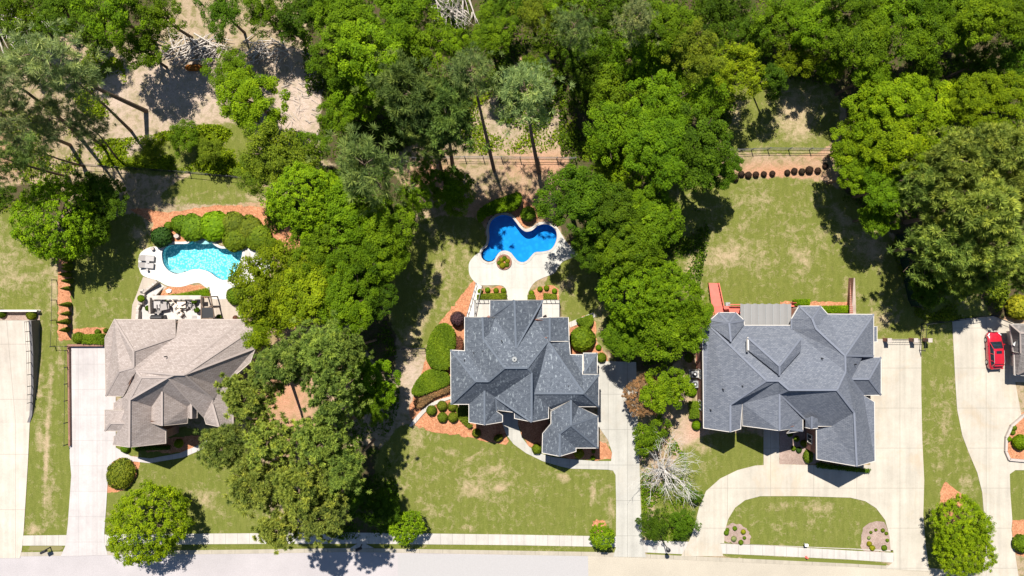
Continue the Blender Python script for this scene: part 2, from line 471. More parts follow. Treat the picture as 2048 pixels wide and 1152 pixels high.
for b in [(1090,330,90,35,0,.8),(860,355,50,40,0,.9),(1560,345,110,22,0,1),(560,790,80,80,0,1),(610,690,60,60,0,1),(590,860,70,60,0,.8),(0,300,70,60,0,.7),(1000,420,90,30,0,.9),(1040,420,60,50,0,1),(1630,300,40,40,0,.6),(1390,860,24,30,0,.6),(1900,100,80,40,0,.7),(1980,610,60,40,0,1),(1880,330,80,60,0,.8),(1060,110,40,40,0,.6),(540,450,40,60,-30,1),(1290,370,60,40,0,.6),(1320,860,30,120,0,.3),(1180,600,60,120,0,.3),(1880,650,60,30,0,.5)]:
    clay = np.maximum(clay, b[5] * blob(*b[:5]))
pale = np.zeros(GX.shape)
for b in [(600,210,70,90,10,1),(560,120,60,40,0,.8),(360,180,110,90,0,.9),(230,190,60,70,0,.7),(900,25,40,40,0,.6),(60,60,60,40,0,.6),(270,290,90,60,0,.6),(1010,250,60,60,0,.4),(1080,260,60,60,0,.4),(830,770,30,60,0,.8),(770,780,60,100,0,.3),(1380,870,30,40,0,.7)]:
    pale = np.maximum(pale, b[5] * blob(*b[:5]))
wood = np.zeros(GX.shape)
for poly in [[(-80,-80),(330,-80),(300,60),(210,90),(160,60),(60,110),(-80,200)],[(640,-80),(1110,-80),(1120,90),(1030,120),(1000,180),(930,230),(760,320),(650,320),(640,180)],
    [(1100,-80),(1560,-80),(1520,170),(1440,240),(1400,400),(1380,700),(1230,730),(1180,560),(1110,430),(1140,300),(1110,160)],[(1540,-80),(2120,-80),(2120,560),(1860,620),(1800,480),(1680,400),(1690,210),(1560,150)],
    [(560,420),(640,340),(760,330),(830,420),(800,560),(780,760),(690,640),(600,620)],[(640,920),(780,900),(790,1050),(640,1065)],[(0,380),(100,370),(140,420),(0,460)]]:
    wood = np.maximum(wood, pm(poly, 12))
hole_a = inpoly(GX, GY, offset(PA, 0.12)); hole_b = inpoly(GX, GY, offset(PB, 0.12))

def build_ground():
    ny, nx = GX.shape
    idx = np.arange(nx*ny).reshape(ny, nx)
    q = np.stack([idx[:-1,:-1], idx[:-1,1:], idx[1:,1:], idx[1:,:-1]], -1)
    hole = (hole_a | hole_b)
    keep = ~(hole[:-1,:-1] | hole[:-1,1:] | hole[1:,1:] | hole[1:,:-1])
    q = q[keep]
    v = np.stack([GX.ravel(), GY.ravel(), np.zeros(nx*ny)], -1)
    # outer ground to the horizon
    x0, x1, y0, y1 = gx[0], gx[-1], gy[0], gy[-1]; B = 900
    ov = np.array([(-B,-B,0),(B,-B,0),(B,B,0),(-B,B,0),(x0,y0,0),(x1,y0,0),(x1,y1,0),(x0,y1,0)], float)
    n = len(v); of = np.array([(0,1,5,4),(1,2,6,5),(2,3,7,6),(3,0,4,7)]) + n
    v = np.concatenate([v, ov]); q = np.concatenate([q, of])
    me = bpy.data.meshes.new('ground')
    me.vertices.add(len(v)); me.vertices.foreach_set('co', v.ravel())
    me.loops.add(q.size); me.loops.foreach_set('vertex_index', q.ravel().astype(np.int32))
    me.polygons.add(len(q)); me.polygons.foreach_set('loop_start', (np.arange(len(q))*4).astype(np.int32))
    me.update(calc_edges=True)
    for nm, a in (('lawn', lawn), ('dry', dry), ('clay', clay), ('pale', pale), ('wood', wood)):
        at = me.attributes.new(nm, 'FLOAT', 'POINT')
        at.data.foreach_set('value', np.concatenate([a.ravel(), np.full(8, {'wood': 1.0, 'lawn': 0.1}.get(nm, 0.2))]).astype(np.float32))
    m = NT('ground_cover', 0.95, 0.05)
    p = m.coord()
    fine = m.noise(p, 6.0, 4, 0.75); mid = m.noise(p, 1.1, 5, 0.7, 0.5); big = m.noise(p, 0.22, 4, 0.6)
    soil = m.ramp(fine, [(0.25, (0.20, 0.145, 0.10)), (0.5, (0.32, 0.24, 0.155)), (0.75, (0.43, 0.335, 0.225))])
    palec = m.ramp(fine, [(0.25, (0.27, 0.205, 0.17)), (0.5, (0.44, 0.345, 0.285)), (0.75, (0.55, 0.45, 0.38))])
    clayc = m.ramp(fine, [(0.25, (0.27, 0.12, 0.065)), (0.5, (0.42, 0.215, 0.13)), (0.75, (0.52, 0.31, 0.21))])
    c = m.mix(m.attr('pale'), soil, palec)
    c = m.mix(m.attr('clay'), c, clayc)
    # weeds in the bare soil
    weeds = m.ramp(m.math('ADD', m.math('MULTIPLY', mid, 0.7), m.math('MULTIPLY', fine, 0.3)), [(0.47, 0.0), (0.58, 1.0)])
    weeds = m.math('MULTIPLY', weeds, m.math('SUBTRACT', 0.85, m.math('MULTIPLY', m.math('ADD', m.attr('pale'), m.attr('clay')), 0.65), clamp=True))
    c = m.mix(weeds, c, m.ramp(fine, [(0.3, (0.08, 0.085, 0.02)), (0.7, (0.19, 0.18, 0.06))]))
    # leaf litter and low green, darkened to paint in the shade of the closed wood
    shaded_litter = m.ramp(m.math('ADD', m.math('MULTIPLY', mid, 0.6), m.math('MULTIPLY', fine, 0.4)), [(0.35, (0.05, 0.035, 0.02)), (0.48, (0.085, 0.065, 0.035)), (0.56, (0.04, 0.06, 0.01)), (0.7, (0.075, 0.10, 0.02))])
    wm = m.math('ADD', m.attr('wood'), m.math('MULTIPLY', m.math('SUBTRACT', mid, 0.5), 0.8))
    c = m.mix(m.ramp(wm, [(0.4, 0.0), (0.62, 1.0)]), c, shaded_litter)
    # lawn
    mp = m.new('ShaderNodeMapping'); mp.inputs['Scale'].default_value = (1.0, 0.32, 1.0); m.L(p, mp.inputs[0])
    streak = m.noise(mp.outputs[0], 2.2, 4, 0.7)
    g = m.math('ADD', m.math('MULTIPLY', fine, 0.5), m.math('MULTIPLY', streak, 0.5))
    grass = m.ramp(g, [(0.25, (0.080, 0.095, 0.018)), (0.5, (0.130, 0.142, 0.030)), (0.72, (0.19, 0.186, 0.054))])
    grass = m.mix(m.ramp(big, [(0.38, 0.0), (0.68, 0.8)]), grass, m.ramp(g, [(0.3, (0.080, 0.105, 0.014)), (0.7, (0.155, 0.17, 0.036))]))
    blade = m.noise(p, 17.0, 2, 0.8)
    grass = m.mix(1.0, grass, m.ramp(blade, [(0.3, 0.72), (0.7, 1.28)]), 'MULTIPLY')
    sxl = m.new('ShaderNodeSeparateXYZ'); m.L(p, sxl.inputs[0])
    mow = m.math('SINE', m.math('ADD', m.math('MULTIPLY', sxl.outputs[0], 5.2), m.math('MULTIPLY', mid, 3.0)))
    grass = m.mix(1.0, grass, m.ramp(m.math('MULTIPLY_ADD', mow, 0.5, 0.5), [(0.0, 0.97), (1.0, 1.03)]), 'MULTIPLY')
    drym = m.math('ADD', m.attr('dry'), m.math('MULTIPLY', m.math('SUBTRACT', mid, 0.5), 2.1))
    drym = m.math('ADD', drym, m.math('MULTIPLY', m.math('SUBTRACT', fine, 0.5), 0.9))
    drym = m.math('ADD', drym, m.math('MULTIPLY', m.math('SUBTRACT', big, 0.45), 1.2))
    drym = m.ramp(drym, [(0.20, 0.0), (0.95, 1.0)])
    grass = m.mix(drym, grass, m.ramp(g, [(0.3, (0.27, 0.20, 0.115)), (0.55, (0.37, 0.285, 0.175)), (0.75, (0.45, 0.36, 0.25))]))
    lm = m.math('ADD', m.attr('lawn'), m.math('MULTIPLY', m.math('SUBTRACT', mid, 0.5), 1.5))
    lm = m.ramp(m.math('ADD', lm, m.math('MULTIPLY', m.math('SUBTRACT', fine, 0.5), 0.7)), [(0.38, 0.0), (0.58, 1.0)])
    m.color(m.mix(lm, c, grass))
    m.bump(m.math('ADD', fine, mid), 0.6, 0.10)
    me.materials.append(m.m)
    o = bpy.data.objects.new('ground', me); _link(o, None, Vector((0, 0, 0)))
    tag(o, kind='structure')
build_ground()

def sheet(name, poly, z, mat, smooth=0, holes=(), kind='structure', label=None, cat=None, z0=-0.02, world_poly=None, group=None):
    pts = world_poly or P(poly, 0, smooth)
    o = MB().prism([pts] + list(holes), z0, z).build(name, mat)
    tag(o, label, cat, group, kind); return o

# road, kerb, pavement
road_top = [(-700,1113),(0,1113),(130,1111),(500,1107),(700,1104),(1024,1109),(1200,1112),(1400,1121),(1536,1127),(1700,1133),(1850,1143),(2000,1157),(2200,1180),(2700,1240)]
sheet('road', road_top + [(2700,1420),(-700,1330)], 0.012, M['road'])
sheet('road', [(795,1108),(1024,1110),(1176,1112),(1180,1330),(800,1330)], 0.020, M['road_patch'])
curb_up = [(x, y - 8) for x, y in road_top]
sheet('kerb', curb_up + road_top[::-1], 0.05, M['curb'], z0=0.0)
def strip(name, top, bot, z, mat):
    return sheet(name, top + bot[::-1], z, mat)
strip('sidewalk', [(40,1071),(136,1070)], [(40,1091),(132,1091)], 0.045, M['walk'])
strip('sidewalk', [(205,1069),(420,1067),(700,1065),(1024,1069),(1240,1073)], [(205,1091),(420,1088),(700,1087),(1024,1090),(1240,1094)], 0.045, M['walk'])
strip('sidewalk', [(1280,1080),(1400,1084)], [(1280,1104),(1400,1110)], 0.045, M['walk'])
strip('sidewalk', [(1440,1087),(1536,1091),(1700,1101),(1800,1106)], [(1440,1107),(1536,1111),(1700,1119),(1800,1126)], 0.045, M['walk'])
sheet('ramp_pad', [(722,1083),(748,1096),(700,1096)], 0.052, M['walk'])

# driveways (a driveway is a flat slab; each house has its own)
sheet('driveway', [(48,1060),(44,1100),(40,1116),(-300,1116),(-300,845),(60,845),(56,930)], 0.07, M['conc_a'])
drive_b = [(140,690),(232,690),(232,895),(262,912),(300,917),(360,906),(402,888),(414,880),(416,887),(404,899),(366,915),(300,926),(262,922),(240,915),(224,925),(216,960),(213,1010),(209,1065),(210,1088),(216,1110),(122,1112),(131,1092),(136,1050),(141,980),(143,950),(140,915)]
sheet('driveway', drive_b, 0.07, M['conc_b'])
drive_c = [(1195,722),(1272,724),(1275,830),(1279,930),(1281,1000),(1285,1085),(1292,1114),(1226,1113),(1232,1094),(1232,1000),(1231,950),(1226,941),(1216,939),(1140,937),(1115,931),(1085,922),(1052,906),(1027,888),(1012,868),(1004,845),(1003,826),(1036,826),(1036,850),(1044,875),(1058,893),(1078,906),(1105,914),(1140,918),(1190,922),(1222,922),(1224,905),(1216,880),(1195,850)]
sheet('driveway', drive_c, 0.07, M['conc_c'])
drive_d_out = [(1740,678),(1842,678),(1842,780),(1844,880),(1848,960),(1846,1030),(1850,1080),(1858,1142),(1770,1137),(1788,1122),(1786,1100),(1440,1086),(1446,1112),(1362,1112),(1376,1088),(1388,1055),(1398,1015),(1412,982),(1440,957),(1475,940),(1510,931),(1527,930),(1527,850),(1558,850),(1558,928),(1620,930),(1740,930)]
island = [(1448,1086),(1449,1064),(1456,1038),(1470,1015),(1490,1000),(1520,992),(1600,992),(1700,995),(1730,1002),(1752,1016),(1770,1040),(1778,1070),(1781,1103),(1700,1098),(1560,1092)]
sheet('driveway', drive_d_out, 0.07, M['conc_d'], holes=[P(island)[::-1]])
drive_e = [(1904,640),(1985,632),(2025,645),(2060,665),(2060,764),(2030,764),(2042,830),(2018,850),(2010,875),(2009,905),(2016,918),(2060,920),(2060,940),(2030,940),(2019,948),(2020,985),(2024,1040),(2022,1060),(2030,1110),(2040,1175),(1962,1160),(1972,1100),(1970,1060),(1964,985),(1954,945),(1937,905),(1924,870),(1914,820),(1910,760)]
sheet('driveway', drive_e, 0.07, M['conc_d'])
# narrow side path and stepping strip
sheet('path', [(1186,625),(1194,632),(1160,647),(1140,655),(1137,645)], 0.06, M['walk'])
sheet('path', [(1390,655),(1405,650),(1405,835),(1396,835)], 0.05, M['brick_red'])

# mulch beds
def bed(poly, mat='mulch', sm=4, z=0.03):
    pts = P(poly, 0, sm); out = []
    for i in range(len(pts)):
        a, b = Vector(pts[i]), Vector(pts[(i+1) % len(pts)]); n = max(1, int((b-a).length/.35))
        for k in range(n):
            q = a.lerp(b, k/n); out.append((q.x + random.gauss(0, .07), q.y + random.gauss(0, .07)))
    return sheet('mulch_bed', None, z, M[mat], world_poly=out)
bed([(258,420),(300,418),(340,425),(400,415),(470,410),(540,420),(575,445),(600,480),(590,500),(560,505),(540,480),(470,470),(330,490),(300,470),(305,445)])
bed([(116,495),(142,495),(143,680),(116,680)], sm=0)
bed([(322,575),(400,570),(430,585),(430,600),(320,600)], sm=0)
bed([(150,658),(212,655),(212,672),(155,670)])
bed([(230,908),(262,912),(277,916),(279,935),(262,968),(240,982),(220,985),(214,975)], z=0.034)
bed([(270,880),(410,870),(405,893),(370,904),(330,906),(280,902)], sm=0)
bed([(828,850),(818,815),(830,790),(850,720),(870,660),(900,620),(945,563),(962,560),(955,600),(940,640),(910,740),(905,815),(960,820),(1010,850),(1012,868),(1016,878),(1012,888),(975,884),(950,876),(900,868),(860,863),(845,856)], sm=3)
bed([(1030,830),(1095,830),(1095,905),(1080,904),(1058,892),(1044,874),(1036,850)], sm=0)
bed([(1080,895),(1200,880),(1214,886),(1224,904),(1224,918),(1190,920),(1140,916),(1105,912)], sm=0)
bed([(950,580),(1000,572),(1012,580),(1014,602),(950,602)], sm=0)
bed([(1056,602),(1058,585),(1075,575),(1100,570),(1116,578),(1118,602)], sm=0)
bed([(1138,650),(1170,630),(1190,640),(1195,690),(1216,715),(1216,726),(1195,732),(1190,720),(1140,715)], sm=0)
bed([(1022,424),(1045,395),(1086,428),(1074,440),(1062,450),(1051,455),(1041,446),(1031,434)], sm=0)
bed([(1560,603),(1700,603),(1700,632),(1560,632)], sm=0)
bed([(2036,830),(2100,800),(2100,923),(2018,922),(2010,905),(2010,872),(2018,850)], sm=0)
bed([(2024,1040),(2100,1040),(2100,1130),(2032,1110),(2024,1080)], sm=0)
bed([(1880,985),(1890,962),(1926,990),(1926,1060),(1880,1040)], sm=0)
bed([(1185,1050),(1192,1040),(1204,1040),(1214,1050),(1214,1075),(1190,1075)])
bed([(1559,860),(1640,860),(1640,928),(1559,928)], 'pinkgravel', 0)
bed([(1449,1082),(1448,1058),(1462,1048),(1484,1050),(1498,1064),(1500,1078),(1490,1089)], 'pinkgravel', 4)
bed([(1726,1101),(1724,1070),(1733,1050),(1750,1043),(1768,1044),(1778,1070),(1781,1101)], 'pinkgravel', 3)

# pool decks and pools
deck_a = [(165,610),(190,550),(270,505),(350,500),(400,478),(470,462),(560,458),(600,452),(640,408),(700,382),(770,390),(830,440),(880,490),(930,500),(1000,485),(1080,492),(1160,525),(1250,540),(1330,600),(1340,680),(1200,800),(1070,840),(960,880),(945,920),(945,962),(822,962),(800,900),(745,850),(700,822),(640,830),(540,858),(420,848),(330,800),(210,762),(172,700)]
dA = catmull([z1(*p)[:2] for p in deck_a], 3)
sheet('pool_deck', None, 0.06, M['deck_white'], holes=[PA[::-1]], world_poly=dA)
sheet('patio', None, 0.045, M['tanwalk'], world_poly=[z1(*p)[:2] for p in [(100,1160),(110,1020),(150,920),(205,770),(300,790),(420,860),(280,960),(720,960),(820,950),(960,955),(1080,1040),(1100,1160)]])
deck_b = [(95,690),(105,625),(160,555),(230,510),(288,450),(300,370),(288,280),(325,165),(400,100),(490,88),(580,115),(640,185),(690,245),(730,262),(790,240),(870,190),(950,190),(1060,240),(1120,330),(1180,420),(1270,490),(1290,545),(1200,590),(1130,620),(1080,680),(1030,750),(920,795),(830,840),(780,900),(742,980),(738,1055),(520,1055),(515,960),(490,905),(430,880),(230,880),(150,832),(105,765)]
dB = catmull([z2(*p)[:2] for p in deck_b], 3)
ring = [z2(483 + 84*math.cos(a), 630 + 86*math.sin(a))[:2] for a in np.linspace(0, 2*math.pi, 28, endpoint=False)]
sheet('pool_deck', None, 0.06, M['deck_grey'], holes=[PB[::-1]], world_poly=dB)

def poolfloormat(name, dark, light, scale, wob):
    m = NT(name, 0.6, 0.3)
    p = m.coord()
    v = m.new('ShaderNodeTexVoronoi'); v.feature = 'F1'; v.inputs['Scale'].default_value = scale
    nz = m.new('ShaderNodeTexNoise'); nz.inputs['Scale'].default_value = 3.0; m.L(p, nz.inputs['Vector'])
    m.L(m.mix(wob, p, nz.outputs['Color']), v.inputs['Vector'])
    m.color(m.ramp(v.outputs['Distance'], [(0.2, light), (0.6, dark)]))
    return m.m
M['caustic_floor_a'] = poolfloormat('turquoise_painted_caustics', (0.15, 0.44, 0.50), (0.76, 0.84, 0.83), 4.4, 0.06)  # pale cells paint sunlight caustics into the floor colour
M['tile_b'] = poolfloormat('blue_pool_plaster', (0.03, 0.24, 0.52), (0.05, 0.30, 0.60), 2.0, 0.2)
M['tile_band'] = plain('blue_band_tile', (0.05, 0.12, 0.22), 0.4, 0.4, var=0.3, scale=8)
def watermat(name, tint, bumpS):
    m = NT(name, 0.02, 0.5)
    for l in list(m.t.links): m.t.links.remove(l)
    tr = m.new('ShaderNodeBsdfTransparent'); tr.inputs[0].default_value = (*tint, 1)
    gl = m.new('ShaderNodeBsdfGlossy'); gl.inputs['Roughness'].default_value = 0.03
    fr = m.new('ShaderNodeFresnel'); fr.inputs[0].default_value = 1.33
    b = m.new('ShaderNodeBump'); b.inputs['Strength'].default_value = bumpS; b.inputs['Distance'].default_value = 0.08
    m.L(m.noise(m.coord(), 3.0, 3, 0.6), b.inputs['Height'])
    m.L(b.outputs[0], gl.inputs['Normal']); m.L(b.outputs[0], fr.inputs['Normal'])
    mx = m.new('ShaderNodeMixShader'); m.L(fr.outputs[0], mx.inputs[0]); m.L(tr.outputs[0], mx.inputs[1]); m.L(gl.outputs[0], mx.inputs[2])
    m.L(mx.outputs[0], m.n['Material Output'].inputs[0])
    return m.m
M['water_a'] = watermat('turquoise_water', (0.62, 0.91, 0.95), 0.5)
M['water_b'] = watermat('deep_blue_water', (0.36, 0.84, 0.97), 0.35)

def pool(outline, depth, tile, water, label, coping_mat, shelf=None, spa=None):
    c = np.array(outline).mean(0)
    t = thing('swimming_pool', (c[0], c[1], 0), label, 'pool')
    mb = MB(); m = len(outline); ccw = outline if area(outline) > 0 else outline[::-1]
    vs = [(x, y, 0.04) for x, y in ccw] + [(x, y, -depth) for x, y in ccw]
    mb.add(vs, [(i, i + m, (i+1) % m + m, (i+1) % m) for i in range(m)])
    tri = tessellate_polygon([[Vector((x, y, 0)) for x, y in ccw]])
    mb.add([(x, y, -depth) for x, y in ccw], [tuple(f) for f in tri])
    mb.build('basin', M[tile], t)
    mb = MB(); b = offset(ccw, -0.012)
    mb.add([(x, y, 0.05) for x, y in b] + [(x, y, -0.30) for x, y in b], [(i, i + m, (i+1) % m + m, (i+1) % m) for i in range(m)])
    mb.build('waterline_tile', M['tile_band'], t)
    mb = MB()
    tri = tessellate_polygon([[Vector((x, y, 0)) for x, y in b]])
    mb.add([(x, y, -0.12) for x, y in b], [tuple(f) if (Vector(b[f[1]])-Vector(b[f[0]])).cross(Vector(b[f[2]])-Vector(b[f[0]])) > 0 else tuple(f[::-1]) for f in tri])
    mb.build('water', M[water], t)
    out = offset(ccw, 0.30)
    MB().prism([out, ccw[::-1]], 0.0, 0.10).build('coping', M[coping_mat], t)
    if shelf: MB().prism([shelf], -depth, -0.16).build('sun_shelf', M['deck_white'], t)
    if spa: MB().prism([spa], -depth, -0.32).build('bench', M['caustic_floor_a'], t)
    return t
lens = [(660,455),(690,432),(735,428),(785,440),(805,462),(770,476),(730,478),(690,472)]
t = pool(PA, 1.25, 'caustic_floor_a', 'water_a', 'freeform turquoise pool with light ripples painted on its floor in a white deck', 'deck_white')
MB().prism([catmull([z1(*p)[:2] for p in lens], 3)], -1.25, -0.2).build('bench', M['deck_white'], t)
sh = [(1030,745),(1060,660),(1085,560),(1080,515),(1130,525),(1160,570),(1165,620),(1140,680),(1090,720)]
MB().prism([catmull([z1(*p)[:2] for p in sh], 3)], 0.0, 0.085).build('sun_shelf', M['walk'], t)
MB().prism([offset(catmull([z1(*p)[:2] for p in [(430,710),(480,705),(540,712),(560,722),(500,738)]], 3), 0.0)], -1.25, -0.35).build('step', M['deck_white'], t)
t = pool(PB, 1.45, 'tile_b', 'water_b', 'cloverleaf pool of deep blue water behind the middle house', 'walk')
MB().prism([catmull([z2(*p)[:2] for p in [(325,450),(345,480),(440,485),(450,505),(410,535),(385,575),(350,606),(310,612),(262,590),(245,550),(265,495)]], 3)], -1.45, -0.5).build('sun_shelf', M['tile_b'], t)
# handrail of the left pool
rl = thing('pool_handrail', z1(1025, 740, 0.06), 'brown handrail on the shallow end of the turquoise pool', 'handrail')
MB().tube([z1(1000,780,0.06), z1(1003,770,0.9), z1(1028,725,0.9), z1(1030,718,0.06)], 0.05).build('rail', M['wood'], rl)
# ------------------------------------------------------------------ houses
def resolve(zf, V, F):
    """V: name -> (zx,zy,z). F: list of lists of names or tuples. Inserts T vertices so neighbours share every corner."""
    pts = {}; faces = []
    def key(v):
        if isinstance(v, str): v = V[v]
        p = zf(*v)
        for k, q in pts.items():
            if abs(q.x-p.x) < 0.07 and abs(q.y-p.y) < 0.07 and abs(q.z-p.z) < 0.35: return k
        k = len(pts); pts[k] = p; return k
    faces = [[key(v) for v in f] for f in F]
    for it in range(2):
        for f in faces:
            i = 0
            while i < len(f):
                a, b = pts[f[i]], pts[f[(i+1) % len(f)]]; d = b - a; L2 = d.x*d.x + d.y*d.y
                best = None
                if L2 > 0.05:
                    for k, p in pts.items():
                        if k in f: continue
                        t = ((p.x-a.x)*d.x + (p.y-a.y)*d.y) / L2
                        if 0.03 < t < 0.97:
                            q = a + d*t
                            if (q.x-p.x)**2 + (q.y-p.y)**2 < 0.09**2 and abs(q.z-p.z) < 0.6:
                                if best is None or t < best[0]: best = (t, k)
                if best: f.insert(i + 1, best[1])
                else: i += 1
    out = []
    for f in faces:
        g = [k for i, k in enumerate(f) if k != f[i-1]]
        if len(g) >= 3: out.append(g)
    return pts, out

def house(name, label, zf, V, F, roofmat, capmat, trimmat, wallmat, inset=0.4, nofas=()):
    pts, faces = resolve(zf, V, F)
    c = sum((p for p in pts.values()), Vector()) / len(pts)
    t = thing(name, (c.x, c.y, 0), label, 'house')
    bm = bmesh.new(); vm = {k: bm.verts.new(p) for k, p in pts.items()}
    for f in faces:
        try: bf = bm.faces.new([vm[k] for k in f])
        except ValueError: continue
        a = 0
        for i in range(len(f)):
            p, q = pts[f[i]], pts[f[(i+1) % len(f)]]; a += p.x*q.y - q.x*p.y
        if a < 0: bf.normal_flip()
    bm.normal_update()
    bmesh.ops.triangulate(bm, faces=bm.faces[:], ngon_method='EAR_CLIP')
    bm.normal_update()
    mb = MB()
    bm.verts.index_update()
    mb.add([v.co.copy() for v in bm.verts], [[v.index for v in f.verts] for f in bm.faces])
    roof = mb.build('roof', roofmat, t)
    # ridge caps
    cap = MB()
    for e in bm.edges:
        if len(e.link_faces) == 2:
            n1, n2 = e.link_faces[0].normal, e.link_faces[1].normal
            if n1.angle(n2, 0) > 0.5:
                mid = (e.verts[0].co + e.verts[1].co) / 2
                o1 = e.link_faces[0].calc_center_median()
                if (o1 - mid).dot(n2) < 0 and e.calc_length() > 1.0:
                    up = Vector((0, 0, 0.02))
                    cap.bar(e.verts[0].co + up, e.verts[1].co + up, 0.24, 0.05)
    if cap.v: cap.build('ridge_cap', capmat, roof)
    # boundary loops -> fascia, walls
    nxt = {}
    for e in bm.edges:
        if len(e.link_faces) == 1:
            l = e.link_loops[0]
            nxt.setdefault(l.vert.index, []).append(l.link_loop_next.vert.index)
    bm.verts.ensure_lookup_table()
    co = {v.index: v.co.copy() for v in bm.verts}
    bad = set()
    for nm in nofas:
        q_ = zf(*V[nm])
        bad.add(min(co, key=lambda k: (co[k]-q_).length))
    fas = MB(); wal = MB(); wins = []
    for start in list(nxt):
        while nxt.get(start):
            loop = [start]; cur = nxt[start].pop()
            while cur != start and nxt.get(cur) and len(loop) < 400:
                loop.append(cur); cur = nxt[cur].pop()
            if len(loop) < 3: continue
            P3 = [co[k] for k in loop]
            if abs(area([(p.x, p.y) for p in P3])) < 0.4: continue
            xy = [(p.x, p.y) for p in P3]
            m = len(xy); A = area(xy)
            def off(d):
                if A > 0: return offset(xy, d)
                return [offset_open for offset_open in offset(xy[::-1], -d)][::-1]
            o1 = off(0.035)
            vs = [(x, y, p.z + 0.035) for (x, y), p in zip(o1, P3)] + [(x, y, p.z - 0.24) for (x, y), p in zip(o1, P3)] + [(p.x, p.y, p.z + 0.035) for p in P3] + [(p.x, p.y, p.z - 0.24) for p in P3]
            o3 = off(-0.035)
            vs[2*m:3*m] = [(x, y, p.z + 0.035) for (x, y), p in zip(o3, P3)]; vs[3*m:] = [(x, y, p.z - 0.24) for (x, y), p in zip(o3, P3)]
            for i in range(m):
                j = (i + 1) % m
                if (P3[i] - P3[j]).length < 0.05 or loop[i] in bad or loop[j] in bad: continue
                fas.add([vs[i], vs[j], vs[j+m], vs[i+m], vs[i+2*m], vs[j+2*m], vs[j+3*m], vs[i+3*m]],
                        [(0,3,2,1),(0,1,5,4),(3,7,6,2),(4,5,6,7)])
            o2 = off(-inset)
            vs = [(x, y, p.z - 0.25) for (x, y), p in zip(o2, P3)] + [(x, y, 0.0) for x, y in o2]
            for i in range(m):
                j = (i + 1) % m
                if (P3[i] - P3[j]).length < 0.05 or loop[i] in bad or loop[j] in bad: continue
                wal.add([vs[i], vs[j], vs[j+m], vs[i+m]], [(0,3,2,1)])
                p_, q_ = Vector(o2[i]), Vector(o2[j]); ln = (q_ - p_).length
                if ln > 2.0 and min(P3[i].z, P3[j].z) > 3.4 and A > 0:
                    n_ = max(1, int(ln/3.4)); d_ = (q_ - p_)/ln
                    for w_ in range(n_):
                        c_ = p_ + d_*ln*(w_ + .5)/n_; wins.append((c_ - d_*.55, c_ + d_*.55))
            # soffit
            for i in range(m):
                j = (i + 1) % m
                if (P3[i] - P3[j]).length < 0.05 or loop[i] in bad or loop[j] in bad: continue
                wal.add([P3[i] - Vector((0,0,.2)), P3[j] - Vector((0,0,.2)), vs[j], vs[i]], [(0,1,2,3)])
    if fas.v: fas.build('fascia', trimmat, t)
    if wal.v: wal.build('wall', wallmat, t)
    bm.free()
    for a_, b_ in wins[:44]: window(t, a_, b_, 1.75)
    return t

def window(house_o, a, b, z, h=1.5):
    """window on the wall line a->b (world xy), outside to the right of a->b"""
    a = Vector((a[0], a[1], 0)); b = Vector((b[0], b[1], 0)); d = (b - a).normalized(); n = Vector((d.y, -d.x, 0))
    c = (a + b) / 2 + Vector((0, 0, z)); w = (b - a).length
    rz = math.atan2(d.y, d.x)
    mb = MB()
    for s in (-1, 1):
        mb.box(c + d*(s*w/2) + n*0.03, (0.09, 0.12, h + 0.09), rz); mb.box(c + Vector((0,0,s*h/2)) + n*0.03, (w - 0.09, 0.12, 0.09), rz)
    mb.box(c + n*0.03, (0.05, 0.08, h - .09), rz)
    f = mb.build('window', M['trim'], house_o)
    MB().box(c + n*0.012, (w - 0.09, 0.03, h - .09), rz).build('pane', M['glass'], f)

# ---- left house
h1 = zoomer(200, 600, 3.491)
V = dict(a1=(100,135,5),a2=(525,137,5.4),a3=(530,255,6.6),a4=(235,470,9.0),a5=(235,355,9.3),a6=(35,265,5),a7=(33,670,5),
 d1=(255,497,9.0),d2=(135,497,8.0),d3=(40,672,4.8),d4=(160,672,6.4),d5=(152,680,5.7),
 b1=(550,135,4.6),b2=(995,135,5),b3=(1022,180,5.2),r1=(590,520,10.4),r2=(520,520,10.4),r3=(475,540,10.0),r4=(290,540,9.6),
 s1=(207,695,8.6),s2=(205,1028,8.2),w1=(95,1012,5.0),w2=(95,722,5.0),w3=(95,955,5.0),w4=(152,918,5.7),w5=(152,790,5.8),w6=(95,772,5.0),
 e1=(1085,190,5),e2=(1085,335,5),e3=(1050,435,5),e4=(850,605,5.6),e5=(790,690,6.6),
 f1=(785,725,6.6),f2=(725,815,5.2),f3=(680,755,5.3),f4=(637,720,6.4),f5=(610,745,5.8),g1=(433,640,8.2),g5=(360,745,6.5),
 f6=(830,885,6.6),f7=(740,865,4.9),f8=(930,620,4.9),f9=(930,870,4.9),
 h1=(358,862,6.3),h2=(385,872,5.9),h3=(460,908,4.8),h4=(460,1000,4.8),
 g2=(433,878,7.8),g3=(360,862,6.3),g4=(610,860,5.0),m1=(637,828,6.2),m2=(612,822,5.4),m3=(678,822,5.2),
 x1=(33,770,4.9),x2=(165,770,6.6),x3=(190,860,7.6),x4=(75,860,6.3),x5=(33,915,4.9),x6=(150,915,6.5))
